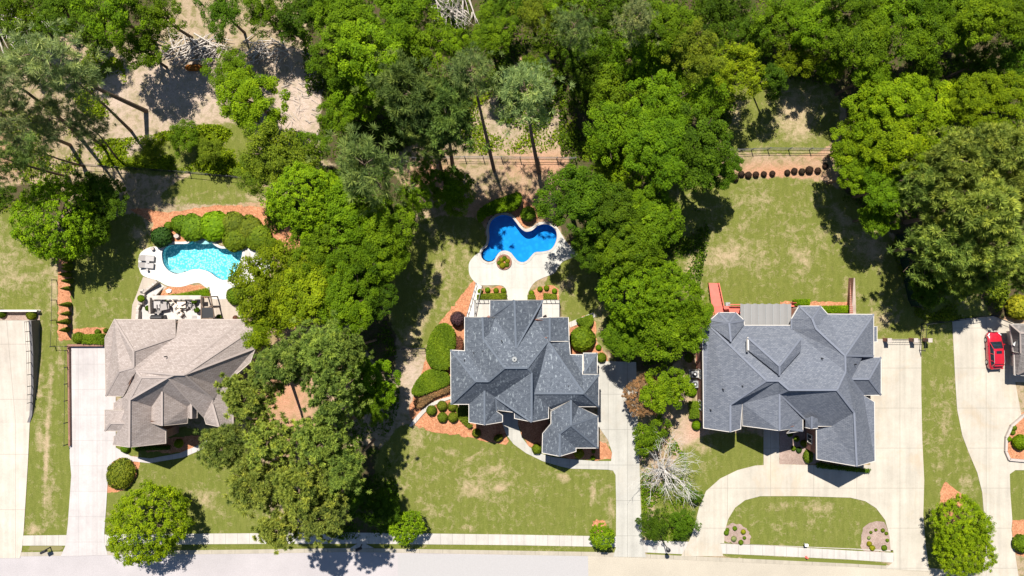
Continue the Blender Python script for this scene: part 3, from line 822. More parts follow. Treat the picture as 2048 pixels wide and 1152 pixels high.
F = [['a1','a2','a5'],['a6','a1','a5','a4','d1','d2','d3','a7'],['a2','a3','a4','a5'],
 ['b1','b2','b3','r1','r2','r3','r4','d1','a4','a3'],['b3','e1','e2','e3','e4','e5','r1'],
 ['r1','e5','f1','f2','f3','f4','f5','g1','g5','s1','r4','r3','r2'],['f1','f6','f7','f2'],['e5','e4','f8','f9','f6','f1'],
 ['d2','d1','d4','d3'],['d1','r4','s1','s2','w1','w3','w4','w5','w6','w2','d5'],['x1','x2','x3','x4','x5'],['x4','x3','x6','x5'],
 ['s1','g5','h1','h2','h3','h4','s2'],['g1','g2','g3','g5'],['g1','f5','g4','g2'],['f4','m1','m2','f5'],['f4','f3','m3','m1']]
house_a = house('tan_roof_house', 'large house with tan shingle roof beside the turquoise pool', h1, V, F, M['roof_a'], M['cap_a'], M['trim_tan'], M['brick_brown'])

# ---- middle house
h2 = zoomer(880, 580, 3.291)
V = dict(p1=(328,67,4.8),p2=(490,67,7.7),p3=(676,67,4.8),p4=(500,383,8.0),p5=(362,183,5.1),p6=(632,188,5.1),p7=(328,180,4.8),p8=(676,180,4.8),
 n1=(162,178,4.8),n2=(280,178,6.9),n3=(285,322,7.0),q=(325,288,6.1),e1=(710,335,6.4),H2=(575,512,10),H1=(425,512,10),
 r2=(320,600,8.2),v=(162,400,4.8),w1=(70,395,4.8),w2=(235,600,8.2),w3=(72,752,4.8),
 c1=(603,545,9.4),f1=(365,705,5.6),g1=(293,662,6.8),g2=(190,752,4.8),c2=(603,868,9.0),c3=(490,845,6.5),c4=(490,805,6.5),c5=(370,790,4.8),
 d1=(620,680,7.7),c6=(715,770,6.2),c7=(715,845,6.4),g3=(190,870,4.8),g4=(293,888,6.8),g5=(412,868,4.6),g6=(412,825,4.6),g7=(370,797,5.1),
 k1=(722,180,6.7),k2=(845,180,4.8),k3=(850,338,4.8),k4=(722,338,6.7),s1=(690,400,6.6),s2=(668,520,7.2),
 k5=(712,342,5.6),k6=(852,342,4.9),l1=(858,425,4.9),l2=(938,425,4.9),l3=(938,555,5.6),l4=(1045,557,4.8),l5=(945,680,7.7),
 l6=(1045,768,5.0),m1=(912,768,5.2),a1=(862,725,6.9),m2=(730,790,5.4),
 b1=(944,415,3.9),b2=(1035,415,3.9),b3=(1035,553,3.9),b4=(944,553,4.9),b5=(946,545,5.1),
 a2=(862,890,7.4),a3=(730,800,5.2),a4=(730,880,5.2),a5=(675,945,4.2),a6=(672,1072,4.2),a7=(788,1095,6.2),a8=(788,945,6.3),
 a9=(895,1062,4.4),a10=(895,1040,4.4),a11=(1040,1040,4.2),a12=(1040,830,4.2))
F = [['p1','p2','p4','p5','p7'],['p2','p3','p8','p6','p4'],['n2','p5','q','n3'],['p5','p4','p6','e1','H2','H1','n3','q'],
 ['n1','n2','n3','H1','r2','v'],['w1','v','r2','w2'],['w1','w2','w3'],['w3','w2','r2','H1','H2','c1','f1','g1','g2'],
 ['c1','c2','c3','c4','c5','f1'],['c1','d1','c6','c7','c2'],['g1','g4','g3','g2'],['g1','f1','g7','g6','g5','g4'],
 ['p6','k1','k4','e1'],['k1','k2','k3','k4'],['H2','e1','s1','s2','d1','c1'],['k5','k6','l1','l2','l3','l4','l5','d1','s2','s1','e1'],
 ['l4','l6','l5'],['d1','l5','l6','m1','a1','m2','c6'],['b1','b2','b5'],['b2','b3','b4','b5'],
 ['a1','a2','a8','a7','a6','a5','a4','a3'],['a1','m1','a12','a11','a2'],['a2','a11','a10','a8'],['a8','a10','a9','a7']]
house_b = house('slate_roof_house', 'brick house with flecked slate blue roof below the deep blue pool', h2, V, F, M['roof_b'], M['cap_b'], M['trim'], M['brick_red'])

# ---- right house
h3 = zoomer(1380, 580, 2.88)
V = dict(a1=(72,205,5),a2=(112,205,5.1),r1=(440,522,10.3),r2=(510,522,10.3),b1=(232,660,7.6),b2=(295,728,6.3),b3=(292,800,6.3),b4=(232,818,7.6),a3=(78,795,5),
 c1=(302,655,6.4),c2=(515,598,9.3),c3=(515,810,9.0),c4=(303,782,5.4),d1=(650,735,6.6),c5=(650,810,6.4),n1=(578,802,7.6),n2=(560,825,7.2),
 r3=(570,575,10.6),r4=(845,575,10.6),e1=(945,705,8.6),e2=(815,785,6.1),t4=(735,785,6.1),t1=(665,742,6.8),
 m0=(312,203,5),m1=(580,203,5),m2=(585,225,5.2),v1=(895,470,9.3),
 y1=(118,207,5.3),y2=(118,172,5.3),y3=(165,130,5.3),y4=(265,130,5.3),y5=(312,175,5.3),y6=(312,200,5.3),A=(225,190,7.1),B=(235,297,7.3),
 o1=(335,275,8.0),o2=(515,437,10.7),o3=(515,492,10.3),o4=(340,352,8.0),o5=(640,275,8.0),o6=(640,350,8.0),
 z1=(585,205,5.2),z2=(585,165,5.2),z3=(628,92,5.2),z4=(752,92,5.2),z5=(792,138,5.2),A2=(703,165,7.2),B2=(725,222,7.5),v2=(893,378,9.2),
 p1=(1058,140,5),p2=(1058,380,5),p3=(995,383,6.2),q1=(930,512,7.5),
 s1=(995,387,5.0),s2=(1100,387,4.6),s3=(1100,605,4.6),s4=(1000,607,5.4),q2=(1030,512,7.3),g1=(1062,645,5),g2=(1065,985,5),e3=(960,1015,8.6),
 g3=(730,975,5.0),g4=(728,800,5.0),
 u1=(665,740,7.6),u2=(700,728,8.1),u3=(737,742,7.6),u4=(737,795,6.9),u5=(700,799,7.5),u6=(665,792,6.9),
 k1=(1056,210,4.7),k2=(1077,210,4.4),k3=(1077,298,4.4),k4=(1056,298,4.7))
F = [['a1','a2','r1','b1','b4','a3'],['b1','b2','b3','b4'],['r1','r2','c2','c1','b2','b1'],['c2','c3','c4','c1'],['c2','d1','c5','n2','n1','c3'],
 ['r2','r3','c2'],['r3','r4','e1','e2','t4','t1','d1','c2'],['a2','m0','m1','m2','v1','r4','r3','r2','r1'],
 ['y1','y2','A','B'],['y2','y3','A'],['y3','y4','A'],['y4','y5','A'],['y5','y6','B','A'],
 ['o1','o2','o3','o4'],['o1','o5','o2'],['o5','o6','o3','o2'],
 ['z1','m2','v1','v2','B2','A2','z2'],['z2','z3','A2'],['z3','z4','A2'],['z4','z5','B2','A2'],
 ['z5','p1','v2','B2'],['p1','p2','p3','q1','v1','v2'],['s1','s2','q2','q1'],['s2','s3','q2'],['q1','q2','s3','s4'],
 ['r4','v1','q1','s4','g1','g2','e3','e1'],['e1','e3','g3','g4','e2'],['u1','u2','u5','u6'],['u2','u3','u4','u5'],['k1','k2','k3','k4']]
house_c = house('blue_grey_roof_house', 'wide red brick house with plain blue grey roof above the horseshoe drive', h3, V, F, M['roof_c'], M['cap_c'], M['trim'], M['brick_red'], nofas=('B','o1','o2','o3','o4','o5','o6','u1','u2','u3','q1'))
def roof_bits(h, zf, pts, vents):
    for x, y, z in vents:
        p = zf(x, y, z); MB().tube([p - Vector((0,0,.3)), p + Vector((0,0,.35))], 0.07, 8).build('vent_pipe', M['black'], h)
roof_bits(house_a, h1, None, [(150,398,6.4),(457,395,8.4)])
roof_bits(house_b, h2, None, [(405,333,7.4),(283,402,6.9),(160,460,6.0),(490,455,9.2),(845,630,7.3),(880,610,7.0),(222,412,5.9)])
roof_bits(house_c, h3, None, [(300,552,8.4),(190,572,7.0),(118,690,5.8),(760,393,8.2),(953,428,7.6)])
p = h2(490,455,9.3); MB().tube([p + Vector((0,0,-.2)), p + Vector((0,0,.12))], 0.3, 14).build('roof_turbine', M['grey'], house_b)
MB().bar(h3(331,277,7.6), h3(332,352,8.6), 0.16, 0.5).build('dormer_cheek', M['trim'], house_c)
# patio canopy of the right house
can = MB()
xs = np.linspace(290, 583, 65)
rows = []
for i, x in enumerate(xs):
    wob = math.cos(i / 64 * 2*math.pi*7.0)
    rows.append((h3(x, 80 - 2.2*wob, 3.3 + 0.025*wob), h3(x, 203, 3.9 + 0.025*wob)))
can.add([p for r in rows for p in r], [(2*i, 2*i+1, 2*i+3, 2*i+2) for i in range(64)])
co_ = thing('patio_canopy', h3(440, 140, 0), 'grey ribbed canopy over the patio behind the wide blue grey roof', 'canopy')
can.build('roof_sheet', M['canopy'], co_)
for x in (295, 440, 580):
    MB().bar(h3(x, 90, 0), h3(x, 90, 3.3), 0.12).build('post', M['trim'], co_)
for i in range(7):
    x = 290 + 293*(i + .5)/7
    MB().bar(h3(x, 82, 3.41), h3(x, 200, 4.01), 0.04, 0.03).build('seam', M['grey'], co_)

# ---- house at the right edge
h4 = zoomer(1900, 600, 6.4)
V = dict(a=(770,310,2.7),b=(1400,300,2.7),c=(1400,1000,2.7),d=(830,960,2.7),e=(810,660,2.7),r=(900,420,4.6),s=(1200,420,5.8),t=(1200,800,5.8),u=(905,680,3.6),w=(820,680,2.5),x=(860,950,3.0))
F = [['a','b','s','r'],['a','r','u','e'],['r','s','t','x','u'],['b','c','t','s'],['x','t','c','d'],['w','u','x','d']]
house_d = house('brown_grey_roof_house', 'house with brown grey roof cut off by the right edge beside the red car', h4, V, F, M['roof_d'], M['cap_a'], M['trim'], M['cream'], inset=1.0)
dish = MB(); p = h4(812, 555, 2.8)
dish.tube([p, p + Vector((0, 0, .5))], 0.03)
dish.build('dish_mast', M['grey'], house_d)
dm = MB()
ringp = [[p + Vector((r*math.cos(a), r*math.sin(a)*.8, .5 + .35*r*r + .5*r*math.sin(a))) for a in np.linspace(0, 2*math.pi, 18, endpoint=False)] for r in (.02, .2, .38)]
dm.add([q for r in ringp for q in r], [(i*18+k, i*18+(k+1) % 18, (i+1)*18+(k+1) % 18, (i+1)*18+k) for i in range(2) for k in range(18)])
dm.build('satellite_dish', M['white'], house_d)
# ------------------------------------------------------------------ vegetation
def unit(n, rng):
    v = rng.normal(size=(n, 3)); return v / np.linalg.norm(v, axis=1, keepdims=True)

def leafmesh(name, pos, nrm, size, tint, mat, aspect=1.0, rng=RNG, axis=None):
    """one quad (slightly folded rhomb) per leaf spray"""
    n = len(pos)
    nrm = nrm / np.linalg.norm(nrm, axis=1, keepdims=True)
    r = axis if axis is not None else unit(n, rng)
    t = np.cross(nrm, r); t /= (np.linalg.norm(t, axis=1, keepdims=True) + 1e-9)
    b = np.cross(nrm, t)
    if axis is not None: t, b = b, t
    s = np.asarray(size).reshape(-1, 1)
    k = rng.uniform(0.5, 1.0, (n, 1)) * aspect
    V = np.empty((n, 4, 3))
    V[:, 0] = pos - b*s*0.5; V[:, 1] = pos + t*s*0.42*k - b*s*.05; V[:, 2] = pos + b*s*0.5; V[:, 3] = pos - t*s*0.42*k + b*s*.08
    me = bpy.data.meshes.new(name)
    me.vertices.add(n*4); me.vertices.foreach_set('co', V.ravel())
    me.loops.add(n*4); me.loops.foreach_set('vertex_index', np.arange(n*4, dtype=np.int32))
    me.polygons.add(n); me.polygons.foreach_set('loop_start', np.arange(n, dtype=np.int32)*4)
    me.update(calc_edges=True)
    at = me.attributes.new('tint', 'FLOAT', 'FACE'); at.data.foreach_set('value', np.clip(tint, 0, 1).astype(np.float32))
    me.materials.append(mat)
    return me

def crown_broad(seed, R=4.5, flat=0.8, nc=120, per=85, leaf=0.30, lobes=7, gap=0.25, cr=0.17):
    """clumps of leaf sprays spread over a few big limbs' worth of lobes"""
    rng = np.random.default_rng(seed)
    ang = rng.uniform(0, 2*math.pi, lobes); lob = []
    for i in range(lobes):
        rr = R * rng.uniform(0.35, 0.62) if i else 0
        a = 2*math.pi*i/max(1, lobes-1) + rng.uniform(-.4, .4)
        lob.append((rr*math.cos(a), rr*math.sin(a), R*flat*rng.uniform(-.15, .45) * (1 if i else 1.2), R*rng.uniform(.34, .52)))
    C = []; 
    while len(C) < nc:
        l = lob[rng.integers(lobes)]; d = unit(1, rng)[0]
        if d[2] < -0.55: continue
        q = np.array(l[:3]) + d*l[3]*rng.uniform(.72, 1.08)*np.array([1, 1, flat])
        if math.hypot(q[0], q[1]) > R*1.08: continue
        C.append(q)
    C = np.array(C)
    keep = np.ones(len(C), bool)
    C = C[keep]
    pos = []; nr = []; ti = []; sz = []
    for c in C:
        q_ = rng.uniform(.5, 1.65); k = int(per*q_*rng.uniform(.6, 1.2)); r = R*cr*q_**.7; lf = leaf*rng.uniform(.75, 1.3)
        d = unit(k, rng); rad = r*rng.uniform(.3, 1, (k, 1))**.6
        p = c + d*rad*np.array([1, 1, .62])
        out = c/ (np.linalg.norm(c)+1e-6)
        n = d*0.55 + out*0.25 + np.array([0, 0, .75]) + unit(k, rng)*0.75
        pos.append(p); nr.append(n)
        base = rng.normal(.5, .15)
        ti.append(np.clip(base + rng.normal(0, .16, k), 0, 1)); sz.append(lf*rng.uniform(.6, 1.35, k))
    return leafmesh('crown_leaves', np.concatenate(pos), np.concatenate(nr), np.concatenate(sz), np.concatenate(ti), M['leaf'], rng=rng)

def crown_pine(seed, R=4.2, depth=6.0, branches=46, tufts=7, needles=46, ln=0.75, width=0.075, top=1.0):
    """whorled limbs carrying tufts of needles; wood is in a separate mesh"""
    rng = np.random.default_rng(seed)
    pos = []; ax = []; nr = []; ti = []; sz = []; limbs = []
    for i in range(branches):
        f = (i + .5)/branches
        z = depth*(f - .5)
        L = R*(1 - .62*f**1.6)*rng.uniform(.6, 1.12)
        a = i*2.39996 + rng.uniform(-.5, .5)
        d = np.array([math.cos(a), math.sin(a), .22 + .35*f])
        e = np.array([0, 0, z]) + d*L
        limbs.append((np.array([0, 0, z]), e))
        side = np.array([-math.sin(a), math.cos(a), 0])
        for t in range(tufts):
            u = rng.uniform(.35, 1.03)
            c = np.array([0, 0, z]) + d*L*u + side*rng.normal(0, .26)*L*u + np.array([0, 0, rng.normal(0.15, .25)])
            k = int(needles*rng.uniform(.6, 1.3))
            nd = unit(k, rng)*.9 + np.array([d[0]*.55, d[1]*.55, .45]); nd /= np.linalg.norm(nd, axis=1, keepdims=True)
            l = ln*rng.uniform(.6, 1.15, k)
            pos.append(c + nd*(l[:, None]*.5)); ax.append(nd)
            nn = np.cross(nd, unit(k, rng)) + np.array([0, 0, .6]); nr.append(nn)
            b = rng.normal(.5, .17); ti.append(np.clip(b + rng.normal(0, .15, k), 0, 1)); sz.append(l)
    pos = np.concatenate(pos); ax = np.concatenate(ax); nr = np.concatenate(nr); sz = np.concatenate(sz); ti = np.concatenate(ti)
    # narrow rhombs along the needle direction
    n = len(pos); side = np.cross(ax, nr); side /= (np.linalg.norm(side, axis=1, keepdims=True)+1e-9)
    V = np.empty((n, 4, 3)); w = width*rng.uniform(.7, 1.4, (n, 1))
    V[:, 0] = pos - ax*sz[:, None]*.5; V[:, 1] = pos + side*w; V[:, 2] = pos + ax*sz[:, None]*.5; V[:, 3] = pos - side*w
    me = bpy.data.meshes.new('crown_needles')
    me.vertices.add(n*4); me.vertices.foreach_set('co', V.ravel())
    me.loops.add(n*4); me.loops.foreach_set('vertex_index', np.arange(n*4, dtype=np.int32))
    me.polygons.add(n); me.polygons.foreach_set('loop_start', np.arange(n, dtype=np.int32)*4)
    me.update(calc_edges=True)
    at = me.attributes.new('tint', 'FLOAT', 'FACE'); at.data.foreach_set('value', ti.astype(np.float32))
    me.materials.append(M['needle'])
    return me, limbs

def crown_dome(seed, R=4.5, flat=.8, nc=560, per=56, leaf=.19, cr=.09):
    rng = np.random.default_rng(seed); i = np.arange(nc) + .5
    z = 1 - 1.5*i/nc; ph = i*2.39996; rr = np.sqrt(np.clip(1 - z*z, 0, 1))
    d = np.stack([rr*np.cos(ph), rr*np.sin(ph), z], -1) + rng.normal(0, .05, (nc, 3))
    wob = 1 + .09*np.sin(3*ph*0 + d[:, 0]*4 + seed) + .07*np.sin(d[:, 1]*5 + seed*3) + rng.normal(0, .045, nc)
    inner = rng.random(nc) < .15
    C = d*(R*.93*wob*np.where(inner, rng.uniform(.6, .85, nc), 1))[:, None]; C[:, 2] *= flat
    pos = []; nr = []; ti = []; sz = []
    for c in C:
        k = int(per*rng.uniform(.5, 1.4)); r = R*cr*rng.uniform(.7, 1.3); u = unit(k, rng)
        pos.append(c + u*r*rng.uniform(.3, 1, (k, 1))*np.array([1, 1, .7])); nr.append(u*.5 + c/np.linalg.norm(c)*.4 + np.array([0, 0, .6]) + unit(k, rng)*.75)
        ti.append(np.clip(rng.normal(.52, .16) + rng.normal(0, .15, k), 0, 1)); sz.append(leaf*rng.uniform(.6, 1.35, k))
    return leafmesh('crown_leaves', np.concatenate(pos), np.concatenate(nr), np.concatenate(sz), np.concatenate(ti), M['leaf'], rng=rng)
DOME = [crown_dome(700+i) for i in range(3)]
DOMES = [crown_dome(720+i, nc=150, per=42, leaf=.46, cr=.16) for i in range(2)]
BROAD = [crown_broad(100+i, flat=.8, nc=190, per=170, cr=.13, leaf=.185) for i in range(6)]                       # rounded, clumpy
LOOSE = [crown_broad(200+i, flat=.95, nc=130, per=120, cr=.135, lobes=9, leaf=.19) for i in range(5)]     # open woodland crowns
DENSE = [crown_broad(300+i, flat=.72, nc=230, per=85, cr=.12, lobes=6, leaf=.25) for i in range(2)]    # street trees
CONED = [crown_broad(400+i, flat=1.25, nc=120, per=75, cr=.16, lobes=5, leaf=.30) for i in range(2)]
FEATH = [crown_pine(800+i, R=4.5, depth=6.0, branches=50, tufts=8, needles=60, ln=.72, width=.036) for i in range(3)]
PINE = [crown_pine(500+i, R=4.5, depth=7.0, branches=36, tufts=6, needles=38, ln=.8, width=.028) for i in range(3)]
THICK = [crown_pine(600+i, R=4.5, depth=5.0, branches=54, tufts=6, needles=84, ln=.60, width=.048) for i in range(3)]
KINDS = dict(b=(BROAD, 'leaf'), l=(LOOSE, 'leaf'), d=(DENSE, 'leaf'), o=(DOME, 'leaf'), s=(DOMES, 'leaf'), c=(CONED, 'leaf'), p=(PINE, 'needle'), f=(FEATH, 'needle'), t=(THICK, 'needle'))

COLS = dict(  # leaf colours, linear
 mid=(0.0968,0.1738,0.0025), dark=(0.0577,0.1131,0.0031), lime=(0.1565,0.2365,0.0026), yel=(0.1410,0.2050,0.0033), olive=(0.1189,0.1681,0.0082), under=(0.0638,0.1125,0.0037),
 pine=(0.1656,0.2346,0.0644), pgrey=(0.2090,0.2707,0.0997), pyel=(0.225,0.282,0.048), pdark=(0.1395,0.2070,0.0450), polive=(0.180,0.252,0.044), bronze=(0.23,0.14,0.065),
 holly=(0.04,0.085,0.014), bush=(0.110,0.175,0.008), gold=(0.24,0.25,0.012), purple=(0.085,0.048,0.055), rust=(0.15,0.065,0.04), brown=(0.055,0.035,0.024), box=(0.125,0.165,0.012), fresh=(0.1271,0.2173,0.0025))

def jitter(c, s=.1):
    return tuple(max(0.003, x*random.uniform(1-s, 1+s)) for x in c)

def tree(px, py, r, zc, kind, col, label, base=None, group=None, name=None, sq=1.0):
    """crown seen at photo pixel (px,py) with radius r px, crown centre zc metres up; base: foot of the trunk in pixels"""
    if py < 420 and not base and kind not in 'ptf': zc *= random.uniform(.78, 1.22)
    c = W(px, py, zc)
    b = W(base[0], base[1], 0) if base else Vector((c.x + random.uniform(-.3, .3), c.y + random.uniform(-.3, .3), 0))
    pine = kind in 'ptf'
    nm = name or ('pine_tree' if pine else 'broadleaf_tree')
    t = thing(nm, (b.x, b.y, 0), label, 'tree', group)
    protos, mk = KINDS[kind]
    pr = protos[random.randrange(len(protos))]
    me, limbs = (pr if pine else (pr, None))
    R = r*S*(1 - zc/H)*(1.0 if kind in 'os' else 1.13); sc = R/4.5
    o = bpy.data.objects.new('crown', me); COL.objects.link(o); o.parent = t
    o.location = c - Vector((b.x, b.y, 0))
    rz = random.uniform(0, 2*math.pi)
    o.rotation_euler = (0, 0, rz); o.scale = (sc*random.uniform(.9, 1.1), sc*random.uniform(.9, 1.1), sc*sq)
    v_ = random.uniform(.82, 1.18) if name is None else 1.0
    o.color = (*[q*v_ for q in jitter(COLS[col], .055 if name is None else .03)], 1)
    # trunk and limbs
    mb = MB(); rad = (.12 + (.011 if pine else .015)*zc) * (1.0 if pine else 1.1) * min(1.15, max(.5, sc))
    top = c + Vector((0, 0, (2.4*sc if pine else .2*R)))
    mid = b.lerp(c, .5) + Vector((random.uniform(-.15, .15), random.uniform(-.15, .15), 0))
    mb.tube([b, b.lerp(mid, .5), mid, mid.lerp(c, .6), top], [rad, rad*.85, rad*.7, rad*.55, rad*.15], 8)
    if pine:
        ca, sa = math.cos(rz), math.sin(rz)
        for p, e in limbs[::3]:
            f = lambda q: c + Vector(((q[0]*ca - q[1]*sa)*sc, (q[0]*sa + q[1]*ca)*sc, q[2]*sc*sq))
            mb.tube([f(p), f(e*.95 + p*.05)], [.045*sc + .015, .012], 4)
    else:
        for i in range(7):
            a = i*.9 + random.random(); rr = R*random.uniform(.5, .85)
            q = c + Vector((math.cos(a)*rr, math.sin(a)*rr, R*random.uniform(-.1, .35)))
            s_ = mid.lerp(c, random.uniform(.1, .8))
            mb.tube([s_, s_.lerp(q, .5) + Vector((0, 0, .15*R)), q], [rad*.42, rad*.25, rad*.08], 5)
    mb.build('trunk', M['pinebark' if pine else 'bark'], t)
    return t

# photo table: px, py, radius px, crown height m, kind, colour, label[, base]
T = []
def add(*a, **k): T.append((a, k))
# -- wood along the top, left
add(28,28,62,8,'l','mid','mid-green broadleaf tree in the top left corner of the wood')
add(118,22,48,9,'b','dark','dark green broadleaf tree at the top edge, right of the corner tree')
add(225,30,68,9,'l','mid','big mid-green broadleaf tree at the top edge left of the brush pile')
add(322,34,56,8,'l','mid','broadleaf tree at the top edge between the big left tree and brush pile')
add(285,98,52,7,'l','mid','green broadleaf tree casting a long shadow on the pale clearing')
add(445,22,50,8,'l','dark','dark broadleaf tree at the top edge just above the brush pile')
add(525,22,50,8,'l','mid','broadleaf tree at the top edge right of the brush pile')
add(605,18,60,11,'l','dark','dark broadleaf tree at the top edge above the pale sandy clearing')
add(590,62,36,6,'l','dark','small dark tree between the brush pile and the sandy clearing')
add(462,140,42,6,'l','mid','small leafy tree right below the brush pile')
add(505,205,66,9,'b','fresh','bright green tree standing alone between the two pale clearings')
add(478,165,40,6,'l','mid','low leafy tree under the brush pile, above the bright lone tree')
add(560,308,70,9,'l','olive','olive green tree behind the end of the left wire fence')
add(520,345,46,6,'l','olive','low olive tree touching the end of the left wire fence')
add(620,300,40,6,'l','mid','small tree at the lower tip of the sandy clearing')
# -- wood, centre
add(690,50,62,11,'b','mid','broadleaf tree at the right rim of the sandy clearing, near the top')
add(735,112,66,11,'l','fresh','fresh green broadleaf tree in the middle of the top centre wood')
add(672,135,48,9,'l','mid','broadleaf tree overhanging the right side of the sandy clearing')
add(795,38,60,11,'b','mid','broadleaf tree at the top edge, left of the bare grey thicket')
add(850,85,58,10,'l','mid','leafy tree below left of the bare grey thicket')
add(815,130,46,8,'l','dark','dark tree above the crowns of the middle pines')
add(720,190,52,8,'l','fresh','light green tree left of the middle pines')
add(672,232,42,7,'l','mid','small tree at the right foot of the sandy clearing')
add(778,185,40,7,'l','fresh','small fresh green tree wedged against the middle pines')
add(905,90,36,5,'l','fresh','low light green tree right under the bare grey thicket')
add(985,62,48,8,'b','mid','rounded tree at the right of the bare grey thicket')
add(1010,20,46,9,'l','dark','dark tree at the top edge right of the bare grey thicket')
add(1075,28,52,10,'l','olive','olive tree at the top edge, above the clay patch')
add(1075,130,36,5,'l','mid','low tree beside the clay patch in the top centre wood')
add(905,385,44,5,'b','mid','small rounded tree behind the deep blue pool, left of its hedge')
add(855,345,30,5,'l','mid','small tree on the orange clay behind the deep blue pool')
# -- wood, right of centre
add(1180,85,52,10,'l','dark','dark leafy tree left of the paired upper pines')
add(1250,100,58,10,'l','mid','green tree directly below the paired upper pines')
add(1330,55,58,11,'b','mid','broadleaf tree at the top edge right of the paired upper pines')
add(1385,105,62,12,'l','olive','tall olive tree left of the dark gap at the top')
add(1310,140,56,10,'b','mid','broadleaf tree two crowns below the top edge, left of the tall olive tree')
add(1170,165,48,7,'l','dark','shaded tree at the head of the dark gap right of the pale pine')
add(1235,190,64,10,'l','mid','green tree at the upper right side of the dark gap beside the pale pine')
add(1315,215,68,11,'b','mid','big broadleaf tree in the heart of the right wood')
add(1392,185,60,11,'b','mid','broadleaf tree between the heart of the wood and the grassy clearing')
add(1468,150,58,8,'l','yel','yellowish green tree spreading above the grassy clearing')
add(1225,265,60,10,'l','mid','leafy tree right of the dark gap, above the rear fence')
add(1390,300,70,11,'b','dark','dark rounded tree overhanging the left end of the row of brown shrubs')
add(1310,310,62,11,'b','mid','broadleaf tree touching the dark rounded one beside the brown shrubs')
add(1435,330,44,9,'b','dark','small dark crown nearest the row of brown shrubs')
add(1215,325,44,7,'l','mid','tree crossed by the rear fence line, above the lime tree')
add(1272,362,50,9,'o','lime','bright lime green tree among darker crowns behind the blue pool')
add(1155,405,76,10,'b','dark','wide dark tree overhanging the right end of the deep blue pool')
add(1220,425,60,11,'b','dark','dark tree just below the bright lime green tree')
add(1305,440,62,11,'b','mid','green tree at the edge of the right back lawn, level with the blue pool')
add(1190,488,48,9,'b','dark','dark tree leaning over the right side of the grey pool deck')
add(1255,500,58,11,'b','mid','tree between the blue pool deck and the right back lawn')
add(1275,585,72,10,'o','fresh','large bright tree left half of the clump between the two grey houses')
add(1338,590,58,10,'o','fresh','large bright tree nearest the back lawn between the two grey houses')
add(1325,655,68,9,'b','mid','green tree at the lower end of the clump between the two grey houses')
add(1250,670,44,8,'b','mid','tree over the top of the middle house driveway')
add(1378,650,40,7,'b','mid','tree closest to the red ramp')
# -- left centre mass
add(610,400,68,11,'o','fresh','bright fine-leaved tree right of the orange mulch path')
add(688,420,66,12,'b','mid','green tree between the bright fine-leaved tree and the blue pool lawn')
add(765,455,58,11,'b','mid','tree on the right rim of the mass between the two pools')
add(640,490,62,11,'b','mid','tree in the middle of the mass between the two pools')
add(710,520,64,12,'b','mid','tall tree throwing shade on the lawn left of the blue pool')
add(770,510,44,10,'b','mid','crown at the shaded right tip of the mass between the two pools')
add(560,572,74,10,'b','yel','yellow-green tree hanging over the white deck')
add(530,640,54,9,'b','yel','yellow-green tree over the corner of the tan roof')
add(630,590,62,11,'b','yel','yellow-green tree right of the one over the white deck')
add(690,610,60,12,'b','mid','green tree at the lower rim of the mass, above the front pines')
add(748,590,46,10,'b','dark','dark crown above the shaded strip between the left and middle houses')
add(830,400,40,7,'l','mid','small tree between the mass and the rounded tree behind the blue pool')
# -- left garden
add(114,440,80,6,'o','fresh','large round bright tree at the head of the cypress row')
add(172,455,46,5.0,'o','mid','smaller crown joined to the right of the big round garden tree')
add(205,405,50,5,'b','dark','dark tree behind the big round garden tree, beside the orange mulch')
add(165,378,32,4,'l','dark','low dark tree behind the wire fence, left')
add(300,300,30,3,'l','olive','low olive bush-like tree on the fence line by the leaning trunk')
add(370,275,34,3,'l','mid','low leafy tree right of the leaning trunk on the left fence')
add(420,300,30,3,'l','olive','low olive tree above the middle of the left wire fence')
# -- wood, top right
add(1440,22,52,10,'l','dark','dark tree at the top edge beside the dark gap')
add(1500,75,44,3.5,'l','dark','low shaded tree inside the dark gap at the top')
add(1555,40,56,6,'l','mid','broadleaf tree at the top edge right of the dark gap')
add(1630,50,60,8,'b','mid','broadleaf tree at the top edge, second crown right of the dark gap')
add(1590,112,46,4.8,'l','yel','yellowish tree above the grassy clearing, right side')
add(1660,125,42,4.8,'l','mid','leafy tree with dead twigs above the clay by the brown shrubs')
add(1710,80,62,12,'b','mid','broadleaf tree below the top edge, third crown right of the dark gap')
add(1765,30,60,12,'l','mid','broadleaf tree at the top edge above the bright yellow-green mass')
add(1745,145,44,10,'l','mid','leafy crown just above the bright yellow-green mass')
add(1835,85,62,11,'l','mid','open broadleaf tree left of the red clay gap at top right')
add(1905,35,60,12,'b','mid','broadleaf tree at the top edge above the red clay gap')
add(1975,45,58,12,'b','fresh','bright broadleaf tree near the top right corner')
add(2035,35,56,12,'l','mid','broadleaf tree filling the top right corner')
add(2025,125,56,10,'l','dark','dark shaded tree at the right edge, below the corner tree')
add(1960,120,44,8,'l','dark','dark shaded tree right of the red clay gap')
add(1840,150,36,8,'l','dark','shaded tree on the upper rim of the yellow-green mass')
add(1545,165,34,9,'c','dark','narrow dark tree at the head of the grassy clearing')
add(1735,225,58,11,'b','lime','yellow-green crown at the left top of the bright mass')
add(1805,205,58,11,'b','lime','yellow-green crown at the top middle of the bright mass')
add(1880,225,56,11,'b','lime','yellow-green crown in the middle of the bright mass')
add(1950,205,52,11,'b','lime','yellow-green crown at the right of the bright mass')
add(2020,205,54,11,'b','lime','yellow-green crown of the bright mass at the right edge')
add(1715,290,56,10,'b','lime','yellow-green crown beside the right end of the brown shrubs')
add(1790,290,62,11,'b','lime','yellow-green crown just left of the right olive pines')
add(1715,345,44,8,'b','fresh','low bright crown hanging over the clay by the brown shrubs')
add(1770,375,50,8,'b','mid','green crown at the lower left of the bright mass, above the lawn shade')
